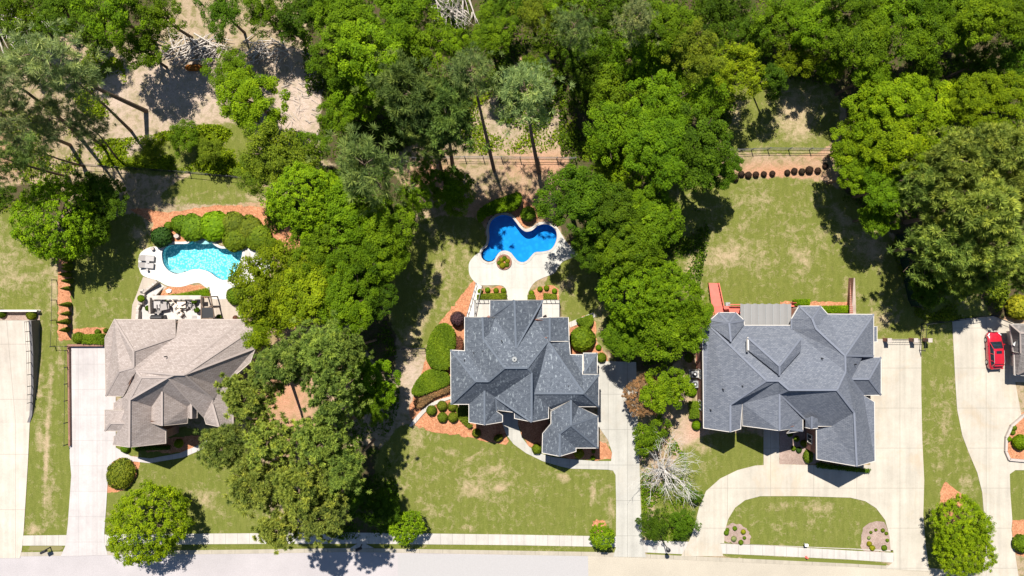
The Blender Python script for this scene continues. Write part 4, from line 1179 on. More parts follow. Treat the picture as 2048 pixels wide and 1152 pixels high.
add(1760,430,40,7,'b','mid','green crown at the top of the dark screen fence')
add(1855,575,36,4,'b','dark','low dark tree at the lower end of the dark screen fence')
# -- front yard strip
add(1335,780,50,6,'d','fresh','fresh green tree right of the bronze one by the middle driveway',sq=.8)
add(1300,872,38,3.5,'c','mid','small conifer-like tree beside the middle driveway, under the bronze tree')
add(1310,1046,30,3,'l','dark','feathery green shrub tree below the bare white tree, left one')
add(1365,1046,30,3,'l','dark','feathery green shrub tree below the bare white tree, right one')
add(1392,992,15,2,'l','dark','small feathery shrub right of the bare white tree')
add(750,760,46,8,'b','fresh','green tree on the right flank of the front pines, upper')
add(742,810,40,8,'b','mid','green tree on the right flank of the front pines, lower')
add(705,995,36,3.5,'b','dark','low dark tree in the shade by the sidewalk, left one')
add(762,1015,36,3.5,'b','dark','low dark tree in the shade by the sidewalk, next to the small round tree')
add(-12,392,36,7,'l','dark','dark tree at the left edge above the left lawn')
add(660,-6,52,10,'l','mid','tree cut by the top edge, between the sandy clearing and the top centre wood')
add(1135,-4,50,10,'l','mid','tree cut by the top edge, left of the paired upper pines')
add(1225,-6,48,10,'l','dark','dark tree cut by the top edge, right above the paired upper pines')
add(1700,-4,54,11,'l','mid','tree cut by the top edge, above the third crown right of the dark gap')
add(1840,5,56,11,'b','mid','tree cut by the top edge, midway between dark gap and top right corner')
add(1940,-8,52,11,'l','dark','dark tree cut by the top edge, left of the bright tree near the corner')
add(2005,-6,50,11,'b','mid','tree cut by the top edge, nearest the top right corner')
for a, k in T: tree(*a, **k)
tree(298,1048,80,4.2,'o','lime','big round bright street tree shading the road on the left', name='street_tree', sq=.85)
tree(813,1055,31,3.0,'s','fresh','small round street tree by the sidewalk below the middle lawn', name='street_tree')
tree(1203,1073,25,2.6,'s','fresh','smallest round street tree, at the corner of the middle driveway', name='street_tree')
tree(1922,1050,56,4.2,'o','lime','oval street tree between the two right driveways', name='street_tree', sq=.85)
tree(1930,1098,54,3.6,'o','lime','lower crown of the oval street tree pair at the bottom right', name='street_tree', sq=.85)
tree(1290,792,38,4.5,'o','bronze','bronze-brown leaved tree overhanging the middle driveway', name='ornamental_tree', sq=.8)
T2 = [
 (12,318,52,13,'p','pdark','dark pine at the left edge below the grey-green crowns',None),
 (66,300,44,11,'p','pine','pine between the left edge and the left wire fence',None),
 (95,125,78,18,'p','pgrey','tall grey-green pine with a leaning bare trunk in the left clearing',(292,222)),
 (160,165,54,15,'p','pgrey','thin pine crown above the leaning bare trunk',(262,262)),
 (22,160,60,20,'p','pgrey','grey-green pine crown at the left edge, upper',(150,262)),
 (30,240,58,18,'p','pgrey','grey-green pine crown at the left edge, lower',(140,290)),
 (120,240,56,13,'p','pgrey','grey-green pine above the left wire fence',(205,290)),
 (185,255,40,10,'p','pgrey','slim pine just above the start of the left wire fence',(235,318)),
 (822,195,76,17,'f','pdark','broad dark pine left of the two long bare trunks',(868,300)),
 (895,235,64,17,'f','pdark','dark pine nearest the head of the first long bare trunk',(905,330)),
 (862,268,54,14,'f','pdark','lower pine crown above the clay, left of the trunks',(885,350)),
 (945,150,58,19,'p','pine','pine with a long bare trunk standing on the rear fence line',(988,340)),
 (1052,190,68,17,'p','pgrey','pale feathery pine whose long trunk crosses the rear fence',(1078,345)),
 (735,335,78,15,'p','pine','wide feathery pine left of the fence clay behind the pool',(775,400)),
 (1145,60,50,16,'p','pine','left one of the paired upper pines',None),
 (1270,45,46,16,'p','pgrey','right one of the paired upper pines',None),
 (1905,330,72,14,'f','pyel','olive pine right of the bright yellow-green mass',None),
 (1990,300,70,15,'f','pyel','olive pine at the right edge below the bright mass',None),
 (2035,385,60,14,'f','pyel','olive pine cut by the right edge, beside its larger neighbour',None),
 (1850,375,58,12,'f','polive','olive pine above the dark screen fence',None),
 (1945,420,78,15,'f','pyel','largest olive pine in the right hand group',None),
 (1880,490,66,12,'f','polive','olive pine right of the dark screen fence',None),
 (1985,490,62,13,'f','pyel','olive pine above the shaded drive with the red car',None),
 (1945,560,38,8,'f','polive','low olive pine nearest the right wire fence',None),
 (2042,545,40,9,'f','polive','low olive pine at the right edge above the golden shrub',None),
 (500,790,59,16,'t','pyel','front pine hiding the corner of the tan roof',None),
 (572,725,57,17,'f','polive','front pine at the top of the group beside the tan house',None),
 (650,705,54,17,'f','polive','front pine at the top right of the group',None),
 (455,890,50,14,'f','polive','leftmost front pine above the lawn of the tan house',None),
 (545,880,57,16,'t','pyel','front pine in the middle of the left front group',None),
 (665,790,58,18,'t','polive','front pine right of the orange clearing',None),
 (700,700,41,16,'t','polive','front pine nearest the shaded strip, upper',None),
 (650,880,63,17,'t','pyel','wide front pine below the orange clearing',None),
 (515,965,61,15,'f','pyel','front pine over the lower left lawn edge',None),
 (605,965,66,17,'t','pyel','broad front pine in the lower middle of the group',None),
 (560,1050,54,15,'t','pyel','lowest front pine hanging over the sidewalk and road',None),
 (645,1030,52,16,'t','polive','front pine above the sidewalk, right of the lowest one',None),
 (690,940,44,17,'f','polive','front pine nearest the shaded side lawn, lower',None),
]
for px, py, r, zc, k, c, lab, base in T2: tree(px, py, r, zc, k, c, lab, base)

# bare white tree
def bare_tree(px, py, h, label, R, mat='deadwood', name='bare_tree', n1=16):
    b = W(px, py, 0); t = thing(name, (b.x, b.y, 0), label, 'tree')
    rng = random.Random(5)
    tr = MB(); tr.tube([b, b + Vector((.05,-.05,h*.25)), b + Vector((.1,-.1,h*.42))], [.28, .22, .17], 8); tr.build('trunk', M[mat], t)
    br = MB()
    def grow(p, d, L, r, depth):
        q = p; pts = [p]; rs = [r]
        for i in range(3):
            d = (d + Vector((rng.uniform(-.22,.22), rng.uniform(-.22,.22), rng.uniform(-.08,.16)))).normalized()
            q = q + d*L/3; pts.append(q); rs.append(r*(1-.25*(i+1)))
        br.tube(pts, rs, 5 if depth > 1 else 4)
        if depth > 0:
            for k in range(4 if depth > 1 else 5):
                s = pts[rng.randrange(1, 4)]
                nd = (d + Vector((rng.uniform(-.9,.9), rng.uniform(-.9,.9), rng.uniform(-.2,.5)))).normalized()
                grow(s, nd, L*rng.uniform(.4,.65), r*.5, depth-1)
    for i in range(n1):
        a = i*2.4 + rng.random(); el = rng.uniform(.15, 1.1)
        d = Vector((math.cos(a)*math.cos(el), math.sin(a)*math.cos(el), math.sin(el)))
        grow(b + Vector((.05,-.05,h*rng.uniform(.18,.42))), d, R*rng.uniform(.6,1.0), .062, 2)
    br.build('branches', M[mat], t)
    return t
bare_tree(1318, 928, 8.5, 'leafless white branched tree beside the horseshoe drive', 4.1, n1=38)
bare_tree(905, 38, 8.0, 'bare grey thicket of leafless branches at the top edge', 3.0, 'greywood', n1=12)
bare_tree(55, 55, 5.0, 'leafless grey brush tree in the top left corner', 2.4, 'greywood', n1=9)

# ------------------------------------------------------------------ shrubs
def ball_mesh(seed, n=1700, leaf=.17, flat=.85, dome=True):
    rng = np.random.default_rng(seed)
    d = unit(n, rng); d[:, 2] = np.abs(d[:, 2])*1.0 - .25
    d /= np.linalg.norm(d, axis=1, keepdims=True)
    lump = 1 + .05*np.sin(d[:, 0]*5 + seed) * np.cos(d[:, 1]*4 + seed*2)
    p = d*lump[:, None]*rng.uniform(.86, 1.03, (n, 1)); p[:, 2] = (p[:, 2]*flat + flat*.55)
    nr = d + unit(n, rng)*.45
    ti = .5 + .1*np.sin(d[:, 0]*3 + seed) + rng.normal(0, .16, n)
    me = leafmesh('foliage', p, nr, leaf*rng.uniform(.7, 1.3, n), ti, M['leaf'], rng=rng)
    # inner core closes the ball
    bm = bmesh.new(); bm.from_mesh(me)
    lay = bm.faces.layers.float.get('tint')
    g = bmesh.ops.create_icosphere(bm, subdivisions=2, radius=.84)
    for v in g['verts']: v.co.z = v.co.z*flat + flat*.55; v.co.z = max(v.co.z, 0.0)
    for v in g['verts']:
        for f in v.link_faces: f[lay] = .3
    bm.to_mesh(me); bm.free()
    return me
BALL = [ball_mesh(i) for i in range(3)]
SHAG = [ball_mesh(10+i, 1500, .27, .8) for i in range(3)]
def cone_mesh(seed):
    rng = np.random.default_rng(seed); n = 1300
    h = rng.uniform(0, 1, n)**1.3; a = rng.uniform(0, 2*math.pi, n)
    r = .42*(1 - h)**.75 * (1 - .6*np.exp(-h*14)) * rng.uniform(.8, 1.06, n)
    p = np.stack([np.cos(a)*r, np.sin(a)*r, h*2.4], -1)
    nr = np.stack([np.cos(a), np.sin(a), np.full(n, .5)], -1) + unit(n, rng)*.4
    me = leafmesh('foliage', p, nr, .16*rng.uniform(.7, 1.3, n), .5 + rng.normal(0, .17, n), M['leaf'], rng=rng)
    bm = bmesh.new(); bm.from_mesh(me); lay = bm.faces.layers.float.get('tint')
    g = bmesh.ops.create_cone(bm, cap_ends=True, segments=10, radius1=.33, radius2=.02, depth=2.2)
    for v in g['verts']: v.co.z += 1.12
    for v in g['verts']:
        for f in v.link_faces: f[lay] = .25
    bm.to_mesh(me); bm.free(); return me
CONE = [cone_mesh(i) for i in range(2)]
def shrub(px, py, r, col, label, group=None, proto=None, name='shrub', ry=None, h=None, cat='shrub', rot=None):
    """one mounded bush; r in photo pixels"""
    R = r*S; hh = (h or R*1.35)
    b = W(px, py, hh*.5); me = (proto or BALL); me = me[random.randrange(len(me))]
    o = bpy.data.objects.new(name, me); COL.objects.link(o)
    o.location = (b.x, b.y, 0); o.scale = (R, (ry or r)*S, hh/1.2)
    o.rotation_euler = (0, 0, rot if rot is not None else (random.uniform(0, 6.28) if not ry else 0))
    o.color = (*jitter(COLS[col], .08), 1)
    return tag(o, label, cat, group)

def hedge(poly, h, col, label, leaf=.17, dens=190, smooth=3, group=None, rnd=.35, name='hedge'):
    pts = P(poly, h*.6, smooth)
    if area(pts) < 0: pts = pts[::-1]
    A = area(pts); n = int(A*dens); a = np.array(pts)
    x0, y0 = a.min(0); x1, y1 = a.max(0)
    X = RNG.uniform(x0, x1, n*4); Y = RNG.uniform(y0, y1, n*4); k = inpoly(X, Y, pts)
    X, Y = X[k], Y[k]
    dist = np.full(len(X), 1e9)
    for i in range(len(a)):
        p, q = a[i], a[(i+1) % len(a)]; d = q - p; L = (d**2).sum() + 1e-9
        t = np.clip(((X-p[0])*d[0] + (Y-p[1])*d[1])/L, 0, 1)
        dist = np.minimum(dist, np.hypot(X-p[0]-t*d[0], Y-p[1]-t*d[1]))
    e = np.clip(dist/rnd, 0, 1)
    lump = .06*np.sin(X*2.3)*np.sin(Y*2.7)
    Z = h*(.55 + .45*np.sqrt(1-(1-e)**2)) + lump + RNG.normal(0, .05, len(X))
    side = RNG.random(len(X)) > e*.999
    Z = np.where((e < .25) & (RNG.random(len(X)) < .6), RNG.uniform(0, h, len(X)), Z)
    pos = np.stack([X, Y, Z], -1)
    nr = np.array([0, 0, 1.0]) + unit(len(X), RNG)*.8
    org = Vector((a[:, 0].mean(), a[:, 1].mean(), 0))
    ti = .5 + .12*np.sin(X*1.7 + Y) + RNG.normal(0, .16, len(X))
    me = leafmesh('foliage', pos - np.array(org), nr, leaf*RNG.uniform(.7, 1.3, len(X)), ti, M['leaf'])
    bm = bmesh.new(); bm.from_mesh(me); lay = bm.faces.layers.float.get('tint')
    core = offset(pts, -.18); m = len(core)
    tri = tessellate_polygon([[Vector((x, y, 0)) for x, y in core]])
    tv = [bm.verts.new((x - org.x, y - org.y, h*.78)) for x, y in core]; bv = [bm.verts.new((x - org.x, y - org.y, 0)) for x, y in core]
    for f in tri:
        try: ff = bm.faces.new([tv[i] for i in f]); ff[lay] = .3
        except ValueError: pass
    for i in range(m):
        try: ff = bm.faces.new([tv[i], bv[i], bv[(i+1) % m], tv[(i+1) % m]]); ff[lay] = .3
        except ValueError: pass
    bm.to_mesh(me); bm.free()
    o = bpy.data.objects.new(name, me); _link(o, None, org); o.color = (*COLS[col], 1)
    return tag(o, label, 'hedge', group)

# cypress row along the left garden: eleven
G = 'cypress cones along the left garden edge'
ys = [509,518,529,536,547,560,575,607,625,641,657]; xs_ = [142,142,142,141,140,143,142,140,139,138,137]
ords = ['first','second','third','fourth','fifth','sixth','seventh']
for i, (x, y) in enumerate(zip(xs_, ys)):
    lab = (f'{ords[i]} cypress cone from the round tree in the upper run' if i < 7 else
           ['top cypress cone of the lower four in the mulch strip','second cypress cone of the lower four','third cypress cone of the lower four','last cypress cone, nearest the fence corner'][i-7])
    o = bpy.data.objects.new('cypress', CONE[i % 2]); COL.objects.link(o)
    b = W(x + 0, y + 2, 0); s = random.uniform(.85, 1.1)
    o.location = b; o.scale = (s, s, s*random.uniform(.9, 1.15)); o.rotation_euler = (0, 0, random.uniform(0, 6)); o.color = (*jitter(COLS['box'], .1), 1)
    tag(o, lab, 'cypress', G)
# brown round shrubs behind the right back lawn
G = 'brown clipped shrubs in a row behind the right lawn'
for (x, y, r), lab in zip([(1470,356,8),(1483,348,6.5),(1497,350,7),(1512,349,6.5),(1528,348,6),(1545,347,6),(1575,345,6),(1589,342,6.5),(1604,343,6.5),(1619,340,8),(1636,341,6.5),(1651,332,6)],
    ['brown clipped shrub at the left end of the row, largest','second brown shrub from the left end','third brown shrub from the left end','fourth brown shrub from the left end','fifth brown shrub, half in shade','brown shrub in the middle of the row, left of the gap','brown shrub right of the shaded gap','second brown shrub right of the shaded gap','third brown shrub right of the shaded gap','largest brown shrub of the right half of the row','last but one brown shrub at the right','brown shrub at the right end of the row under the bright tree']):
    shrub(x, y, r, 'brown', lab, G)
# left pool planting
for a in [(384,455,27,'bush','big shrub at the left of the pool bank, beside the waterfall'),(428,452,30,'fresh','big bright shrub above the lens shaped bench of the pool'),(466,447,24,'box','olive shrub at the top of the pool bank'),(498,456,25,'box','olive shrub at the right top of the pool bank'),(515,474,27,'bush','big shrub at the right end of the pool bank'),(470,478,25,'bush','shrub hanging over the right bay of the turquoise pool'),(360,448,18,'bush','low shrub at the left start of the pool bank')]:
    shrub(a[0], a[1], a[2], a[3], a[4], 'shrubs banked behind the left pool', SHAG, h=1.25)
shrub(322,474,20,'holly','dark round shrub at the left head of the turquoise pool', proto=SHAG, h=1.7)
shrub(337,452,9,'bush','small shrub on the mulch above the dark round one', proto=SHAG)
shrub(545,487,11,'bush','small shrub right of the pool bank', proto=SHAG); shrub(556,502,9,'box','little round shrub at the right rim of the white deck')
shrub(470,592,18,'bush','round clipped bush on the right rim of the white deck', h=1.3)
hedge([(326,592),(345,588),(380,583),(418,574),(421,593),(326,594)], .35, 'fresh', 'wedge of low green planting above the patio terrace', leaf=.12, smooth=0, rnd=.1)
shrub(157,676,12,'bush','round bush left of the low hedge by the driveway top'); hedge([(166,669),(210,667),(210,689),(166,688)], .9, 'bush', 'low hedge at the top of the left driveway', smooth=0)
shrub(195,664,6,'bush','tiny shrub in the mulch above the driveway hedge'); shrub(211,661,5,'bush','tiny shrub at the corner of the tan house')
shrub(241,948,27,'box','oval clipped bush on the left front lawn', ry=32, h=1.5, rot=-.5)
shrub(357,887,9,'lime','bright round bush by the front door of the tan house'); shrub(250,897,9,'bush','low bush at the front corner of the tan house')
hedge([(262,893),(340,891),(340,899),(270,901)], .6, 'dark', 'shaded hedge under the front eave of the tan house', smooth=0)
shrub(62,630,10,'olive','scrubby plant behind the far left retaining wall', proto=SHAG); shrub(2,627,9,'dark','dark plant at the left edge behind the retaining wall', proto=SHAG)
# middle house
hedge([(868,658),(888,646),(908,660),(912,690),(902,712),(897,738),(872,738),(854,722),(855,688)], 1.6, 'bush', 'large kidney shaped hedge left of the slate roof house', leaf=.22)
hedge([(824,778),(848,744),(880,737),(897,748),(899,768),(862,784),(832,792)], 1.2, 'bush', 'sprawling hedge left of the slate roof, lower one', leaf=.22)
hedge([(828,802),(860,786),(896,770),(899,784),(868,797),(838,818)], .9, 'bronze', 'brownish hedge along the curved garden path')
shrub(915,638,15,'purple','purple-leaved round shrub at the top left corner of the slate roof', h=1.8)
hedge([(888,690),(920,672),(924,700),(900,712)], 1.0, 'rust', 'reddish shrub bank against the slate roof house', leaf=.2, name='shrub_bank')
G = 'clipped ball bushes left of the slate roof house'
for (x, y, r), lab in zip([(863,821,10.5),(884,812,10.5),(885,835,10.5),(906,835,10.5),(905,813,10)], ['ball bush nearest the curved path','ball bush in the upper middle of the group','lower left ball bush of the group','lower right ball bush of the group','ball bush closest to the slate roof corner']):
    shrub(x, y, r, 'box', lab, G)
hedge([(913,816),(936,808),(938,845),(945,850),(938,856),(918,838)], .8, 'box', 'low mixed hedge under the left front gable of the slate roof')
shrub(997,876,10,'box','oval clipped bush beside the front walk of the middle house', ry=7, rot=.4); shrub(953,866,9,'box','ball bush half in the shade of the left front gable')
shrub(1074,898,10.5,'bush','ball bush in the bend of the front walk'); shrub(1158,907,10,'gold','loose yellow-green shrub at the garage front', proto=SHAG); shrub(1186,916,5,'fresh','tiny bright shrub at the garage front'); shrub(1187,903,4,'bush','tiny dark shrub behind the bright one at the garage')
hedge([(1152,641),(1166,634),(1184,630),(1187,644),(1178,654),(1162,652)], 1.0, 'bush', 'lens shaped hedge right of the slate roof, upper')
shrub(1165,678,25,'bush','largest round bush, against the right side of the slate roof', h=2.0, proto=SHAG); shrub(1197,695,6,'fresh','tiny bright shrub right of the largest round bush'); shrub(1203,715,10,'bush','round bush at the head of the middle driveway')
ringo = thing('planter_ring', W(1008, 524, .06), 'round stone ring planter in the grey pool deck', 'planter')
rp = [(W(1008 + 15.5*math.cos(a), 524 + 15.5*math.sin(a)).x, W(1008 + 15.5*math.cos(a), 524 + 15.5*math.sin(a)).y) for a in np.linspace(0, 2*math.pi, 30, endpoint=False)][::-1]
MB().prism([rp, offset(rp, -.22)[::-1]], .0, .22).build('edging', M['brick_brown'], ringo); MB().prism([offset(rp, -.2)], .0, .15).build('soil', M['mulch'], ringo)
G = 'golden mounds in the ring planter'
for (x, y, r, c), lab in zip([(1005,531,6.5,'gold'),(1003,520,5,'gold'),(1015,522,5,'gold'),(1009,517,5,'bush'),(1014,530,5,'bush'),(998,526,4.5,'bush')], ['biggest golden mound, front of the ring planter','golden mound at the upper left of the ring planter','golden mound at the right of the ring planter','green mound at the back of the ring planter','green mound at the lower right of the ring planter','green mound at the left of the ring planter']):
    shrub(x, y, r, c, lab, G)
hedge([(954,589),(975,587),(1013,586),(1013,599),(954,600)], .8, 'box', 'clipped hedge behind the middle house, left of the deck steps', smooth=0)
hedge([(1055,590),(1070,589),(1071,600),(1055,600)], .8, 'box', 'short hedge right of the deck steps, inner', smooth=0); hedge([(1087,586),(1113,589),(1114,600),(1087,600)], .8, 'box', 'short hedge right of the deck steps, outer', smooth=0)
G = 'lime balls behind the middle house'
for (x, y), lab in zip([(960,583),(975,580),(992,581),(1007,581),(1063,586),(1080,578),(1093,576),(1109,582)], ['lime ball by the deck stair','lime ball, second from the deck stair','lime ball, third from the deck stair','lime ball left of the walkway','lime ball right of the walkway','lime ball at the inner back of the right bed','lime ball at the outer back of the right bed','lime ball at the far right of the right bed']):
    shrub(x, y, 5.5, 'fresh', lab, G)
hedge([(955,425),(980,405),(1015,392),(1038,385),(1043,402),(1030,420),(1000,425),(975,432),(960,445)], 1.8, 'mid', 'long shrub bank curving behind the deep blue pool', leaf=.3, name='shrub_bank')
shrub(1056,428,15,'bush','spiky shrub on the clay above the notch of the blue pool', proto=SHAG, h=1.8)
# right house
hedge([(1394,622),(1402,612),(1418,606),(1426,614),(1426,632),(1412,648),(1398,650)], 1.8, 'bush', 'dense hedge between the red ramp and the bright trees', leaf=.2)
hedge([(1586,599),(1620,598),(1619,611),(1588,611)], .8, 'fresh', 'low hedge right of the patio canopy', smooth=0); hedge([(1622,612),(1700,611),(1700,626),(1622,626)], .8, 'fresh', 'long low hedge between the canopy hedge and brick wall', smooth=0)
hedge([(1378,803),(1400,802),(1402,836),(1379,837)], 1.2, 'bush', 'square clipped hedge at the left wall of the wide house', smooth=0)
shrub(1393,851,9.5,'fresh','ball bush below the square clipped hedge'); shrub(1378,716,9,'bush','dark round bush at the upper left wall of the wide house', proto=SHAG); shrub(1384,783,10,'fresh','leafy bush below the two cooling units', proto=SHAG)
for a in [(1593,878,6,'bush','golden green ball in the front court of the wide house'),(1608,887,7,'box','half shaded ball in the front court'),(1587,897,5,'bush','low green tuft left in the front court'),(1598,900,6,'holly','dark ball between the tuft and the oval bush'),(1580,868,6,'dark','shaded ball against the front wall of the court')]:
    shrub(*a[:4], a[4], 'bushes in the front court of the wide house')
shrub(1617,913,10,'box','tall oval bush at the garage side of the front court', ry=14)
hedge([(1632,925),(1742,938),(1738,946),(1634,936)], .6, 'dark', 'shaded low hedge under the garage gable of the wide house', smooth=0)
G = 'small plants in the left gravel circle'
for (x, y, r, c), lab in zip([(1455,1060,4,'bush'),(1470,1057,4.5,'bush'),(1453,1066,5,'bush'),(1487,1064,5,'gold'),(1489,1076,3.5,'bush'),(1482,1085,5,'bush'),(1468,1078,5.5,'pgrey')], ['green tuft at the upper left of the left gravel circle','green tuft at the top of the left gravel circle','green tuft at the left side of the left gravel circle','golden tuft at the right of the left gravel circle','tiny tuft at the right rim of the left gravel circle','tuft at the lower right of the left gravel circle','grey spiky plant in the middle of the left gravel circle']):
    shrub(x, y, r, c, lab, G, SHAG)
G = 'small plants in the right gravel circle'
for (x, y, r, c), lab in zip([(1742,1065,3,'box'),(1752,1060,3,'box'),(1766,1061,4,'olive'),(1773,1067,3.5,'olive'),(1738,1076,3.5,'pgrey'),(1775,1081,3.5,'bush'),(1739,1088,5,'gold'),(1745,1096,5.5,'gold'),(1769,1096,5.5,'bush')], ['small tuft upper left in the right gravel circle','small tuft at the top of the right gravel circle','olive tuft upper right in the right gravel circle','olive tuft at the right rim of the right gravel circle','grey tuft left in the right gravel circle','green tuft right in the right gravel circle','golden tuft lower left in the right gravel circle','golden tuft at the bottom of the right gravel circle','spiky plant lower right in the right gravel circle']):
    shrub(x, y, r, c, lab, G, SHAG)
shrub(2040,614,24,'gold','golden shrub behind the house at the right edge', proto=SHAG, h=2.0); shrub(2042,885,15,'fresh','large round bush in the walled bed at the right edge', proto=SHAG); shrub(2017,878,6,'fresh','small bush at the left of the walled bed'); shrub(2028,856,6,'bush','small bush at the top of the walled bed', proto=SHAG); shrub(2026,865,5,'bush','tiny bush in the middle of the walled bed', proto=SHAG)
shrub(2046,1088,18,'bush','shrub on the mulch at the bottom right edge', proto=SHAG)

# undergrowth in the wood: nobody could count it
def undergrowth(poly, col, n, hmax=1.2, leaf=.3, seed=1):
    rng = np.random.default_rng(seed); pts = P(poly, 0, 3); a = np.array(pts)
    X = rng.uniform(a[:, 0].min(), a[:, 0].max(), n*3); Y = rng.uniform(a[:, 1].min(), a[:, 1].max(), n*3)
    f = np.sin(X*.9+seed)+np.sin(Y*1.1+seed*2)+np.sin((X+Y)*.53)+np.sin((X-Y)*1.7+seed)*.7
    k = inpoly(X, Y, pts) & (f > rng.uniform(-1.2, 1.2, len(X))); X, Y, f = X[k][:n], Y[k][:n], f[k][:n]
    Z = np.abs(rng.normal(0, .35, len(X)))*hmax*np.clip(f*.5 + .4, .15, 1.4)
    org = Vector((a[:, 0].mean(), a[:, 1].mean(), 0))
    me = leafmesh('undergrowth', np.stack([X, Y, Z], -1) - np.array(org), np.array([0, 0, 1.]) + unit(len(X), rng)*.8, leaf*rng.uniform(.5, 1.3, len(X)), .5 + rng.normal(0, .2, len(X)), M['leaf'], rng=rng)
    o = bpy.data.objects.new('undergrowth', me); _link(o, None, org); o.color = (*COLS[col], 1)
    tag(o, kind='stuff')
undergrowth([(-40,-40),(200,-40),(210,60),(190,110),(60,110),(-40,200)], 'under', 16000, 1.8, seed=1)
undergrowth([(640,-40),(1100,-40),(1100,250),(960,240),(760,310),(640,290)], 'under', 30000, 2.2, seed=2)
undergrowth([(1100,-40),(1460,-40),(1460,250),(1180,400),(1120,300),(1120,100)], 'under', 26000, 2.0, seed=3)
undergrowth([(1440,-40),(2100,-40),(2100,420),(1680,400),(1700,200),(1440,120)], 'under', 28000, 2.0, seed=4)
undergrowth([(200,330),(160,290),(300,270),(440,250),(520,320),(480,350),(320,340)], 'yel', 12000, .8, seed=5)
undergrowth([(930,190),(1130,200),(1140,290),(990,310),(930,290)], 'yel', 3500, .6, seed=6)
undergrowth([(170,110),(240,120),(250,190),(200,240),(150,200)], 'yel', 3000, .7, seed=7)
undergrowth([(640,640),(760,620),(800,760),(780,860),(700,900),(640,760)], 'dark', 4000, seed=8)
undergrowth([(640,920),(760,900),(800,1000),(780,1065),(640,1065)], 'dark', 4000, .6, seed=9)
undergrowth([(1140,380),(1400,420),(1400,560),(1390,700),(1240,720),(1200,560)], 'dark', 12000, seed=10)
undergrowth([(540,400),(760,330),(820,420),(780,600),(560,640)], 'dark', 12000, seed=11)
undergrowth([(1290,860),(1330,860),(1380,940),(1370,1070),(1290,1070)], 'mid', 2500, .7, seed=12)
undergrowth([(-60,230),(130,250),(160,330),(90,380),(-60,440)], 'olive', 6000, .8, seed=14)
undergrowth([(1790,470),(1990,520),(2000,620),(1850,640),(1820,590)], 'olive', 9000, .9, seed=13)
# ------------------------------------------------------------------ walls, fences, furniture, car
def fence(path, label, h=1.3, step=2.4, mat='black', rails=(.12, .65, .98), name='metal_fence', w=.05, z0=0.0, closed=False):
    pts = [W(x, y, z0) for x, y in path]
    t = thing(name, pts[0], label, 'fence')
    rl = MB()
    for i in range(len(pts) - 1):
        for r in rails: rl.bar(pts[i] + Vector((0,0,h*r)), pts[i+1] + Vector((0,0,h*r)), w)
    rl.build('rails', M[mat], t)
    proto = None
    for i in range(len(pts) - 1):
        n = max(1, round((pts[i+1]-pts[i]).length/step))
        for k in range(n + (i == len(pts) - 2)):
            p = pts[i].lerp(pts[i+1], k/n)
            if proto is None:
                proto = MB().box((p.x, p.y, p.z + h/2), (.09, .09, h)).box((p.x, p.y, p.z + h + .02), (.13, .13, .04)).build('post', M[mat], t); p0 = p
            else:
                o = proto.copy(); COL.objects.link(o); o.parent = t; o.location = proto.location + (p - p0)
    return t
fence([(135,328),(240,336),(380,346),(500,358)], 'black wire fence behind the left pool garden', 1.3, w=.045, rails=(.1,.98))
fence([(815,326),(816,318),(930,316),(1150,318)], 'rear black rail fence on the clay behind the blue pool', 1.4, w=.04, mat='darkgrey')
fence([(1470,302),(1535,299),(1660,300)], 'black rail fence behind the row of brown shrubs', 1.4, w=.04, mat='darkgrey')
fence([(113,560),(112,640),(110,692),(140,692)], 'thin wire fence beside the cypress row', 1.1, rails=(.95,), w=.035)
fence([(139,700),(138,800),(137,888)], 'wire fence on the wall left of the pale driveway', 1.1, rails=(.95,), w=.035)
fence([(806,697),(850,696)], 'short black gate fence left of the slate roof house', 1.4)
fence([(1838,700),(1843,648),(1905,640),(1982,630),(2026,648),(2060,662)], 'black fence around the head of the red car driveway', 1.5, w=.05, rails=(.1,.98))
# dark screen fence
sp = [W(x, y) for x, y in [(1792,470),(1800,520),(1808,565),(1816,600),(1822,612),(1832,614)]]
t = thing('screen_fence', sp[0], 'tall dark green mesh screen fence right of the back lawn', 'fence')
for i in range(len(sp) - 1): MB().bar(sp[i] + Vector((0,0,1.15)), sp[i+1] + Vector((0,0,1.15)), .05, 2.1).build('mesh_panel', M['holly_sheet'] if 'holly_sheet' in M else M.setdefault('holly_sheet', plain('dark_green_mesh', (.012,.035,.022), .8, .1)), t)
for p in sp: MB().tube([p, p + Vector((0,0,2.35))], .06, 8).build('post', M['black'], t)
# far left raised drive with its retaining wall
rz0 = 1.9
wt = thing('retaining_wall', W(60, 740), 'grey retaining wall beside the far left concrete drive', 'wall')
wa = [(80,640),(79,700),(74,770),(66,830),(60,846)]
def ztop(y): return rz0*min(1, max(0, (850 - y)/205))
mb = MB(); vs = []
for x, y in wa:
    p = W(x, y); vs += [(p.x, p.y, 0), (p.x, p.y, ztop(y) + .02), (p.x - .35, p.y, ztop(y) + .02), (p.x - .35, p.y, 0)]
fs = []
for i in range(len(wa) - 1):
    for k in range(4): fs.append((i*4+k, i*4+(k+1) % 4, (i+1)*4+(k+1) % 4, (i+1)*4+k))
fs += [(0,1,2,3)]
mb.add(vs, [f[::-1] for f in fs]).build('wall_face', M['wallgrey'], wt)
top = MB(); vs = []
for x, y in wa + [(60, 850)]:
    p = W(x, y); z = max(.075, ztop(y)); vs += [(p.x - .36, p.y, z), (-100, p.y, z)]
n = len(wa) + 1
top.add(vs, [(2*i, 2*i+1, 2*i+3, 2*i+2) for i in range(n - 1)])
p = W(80, 640); top.add([(p.x, p.y, 0), (p.x, p.y, rz0), (-100, p.y, rz0), (-100, p.y, 0)], [(0,1,2,3)])
o = top.build('driveway', M['conc_a']); tag(o, kind='structure')
ft = thing('metal_fence', W(72, 700), 'thin black fence along the top of the grey retaining wall', 'fence')
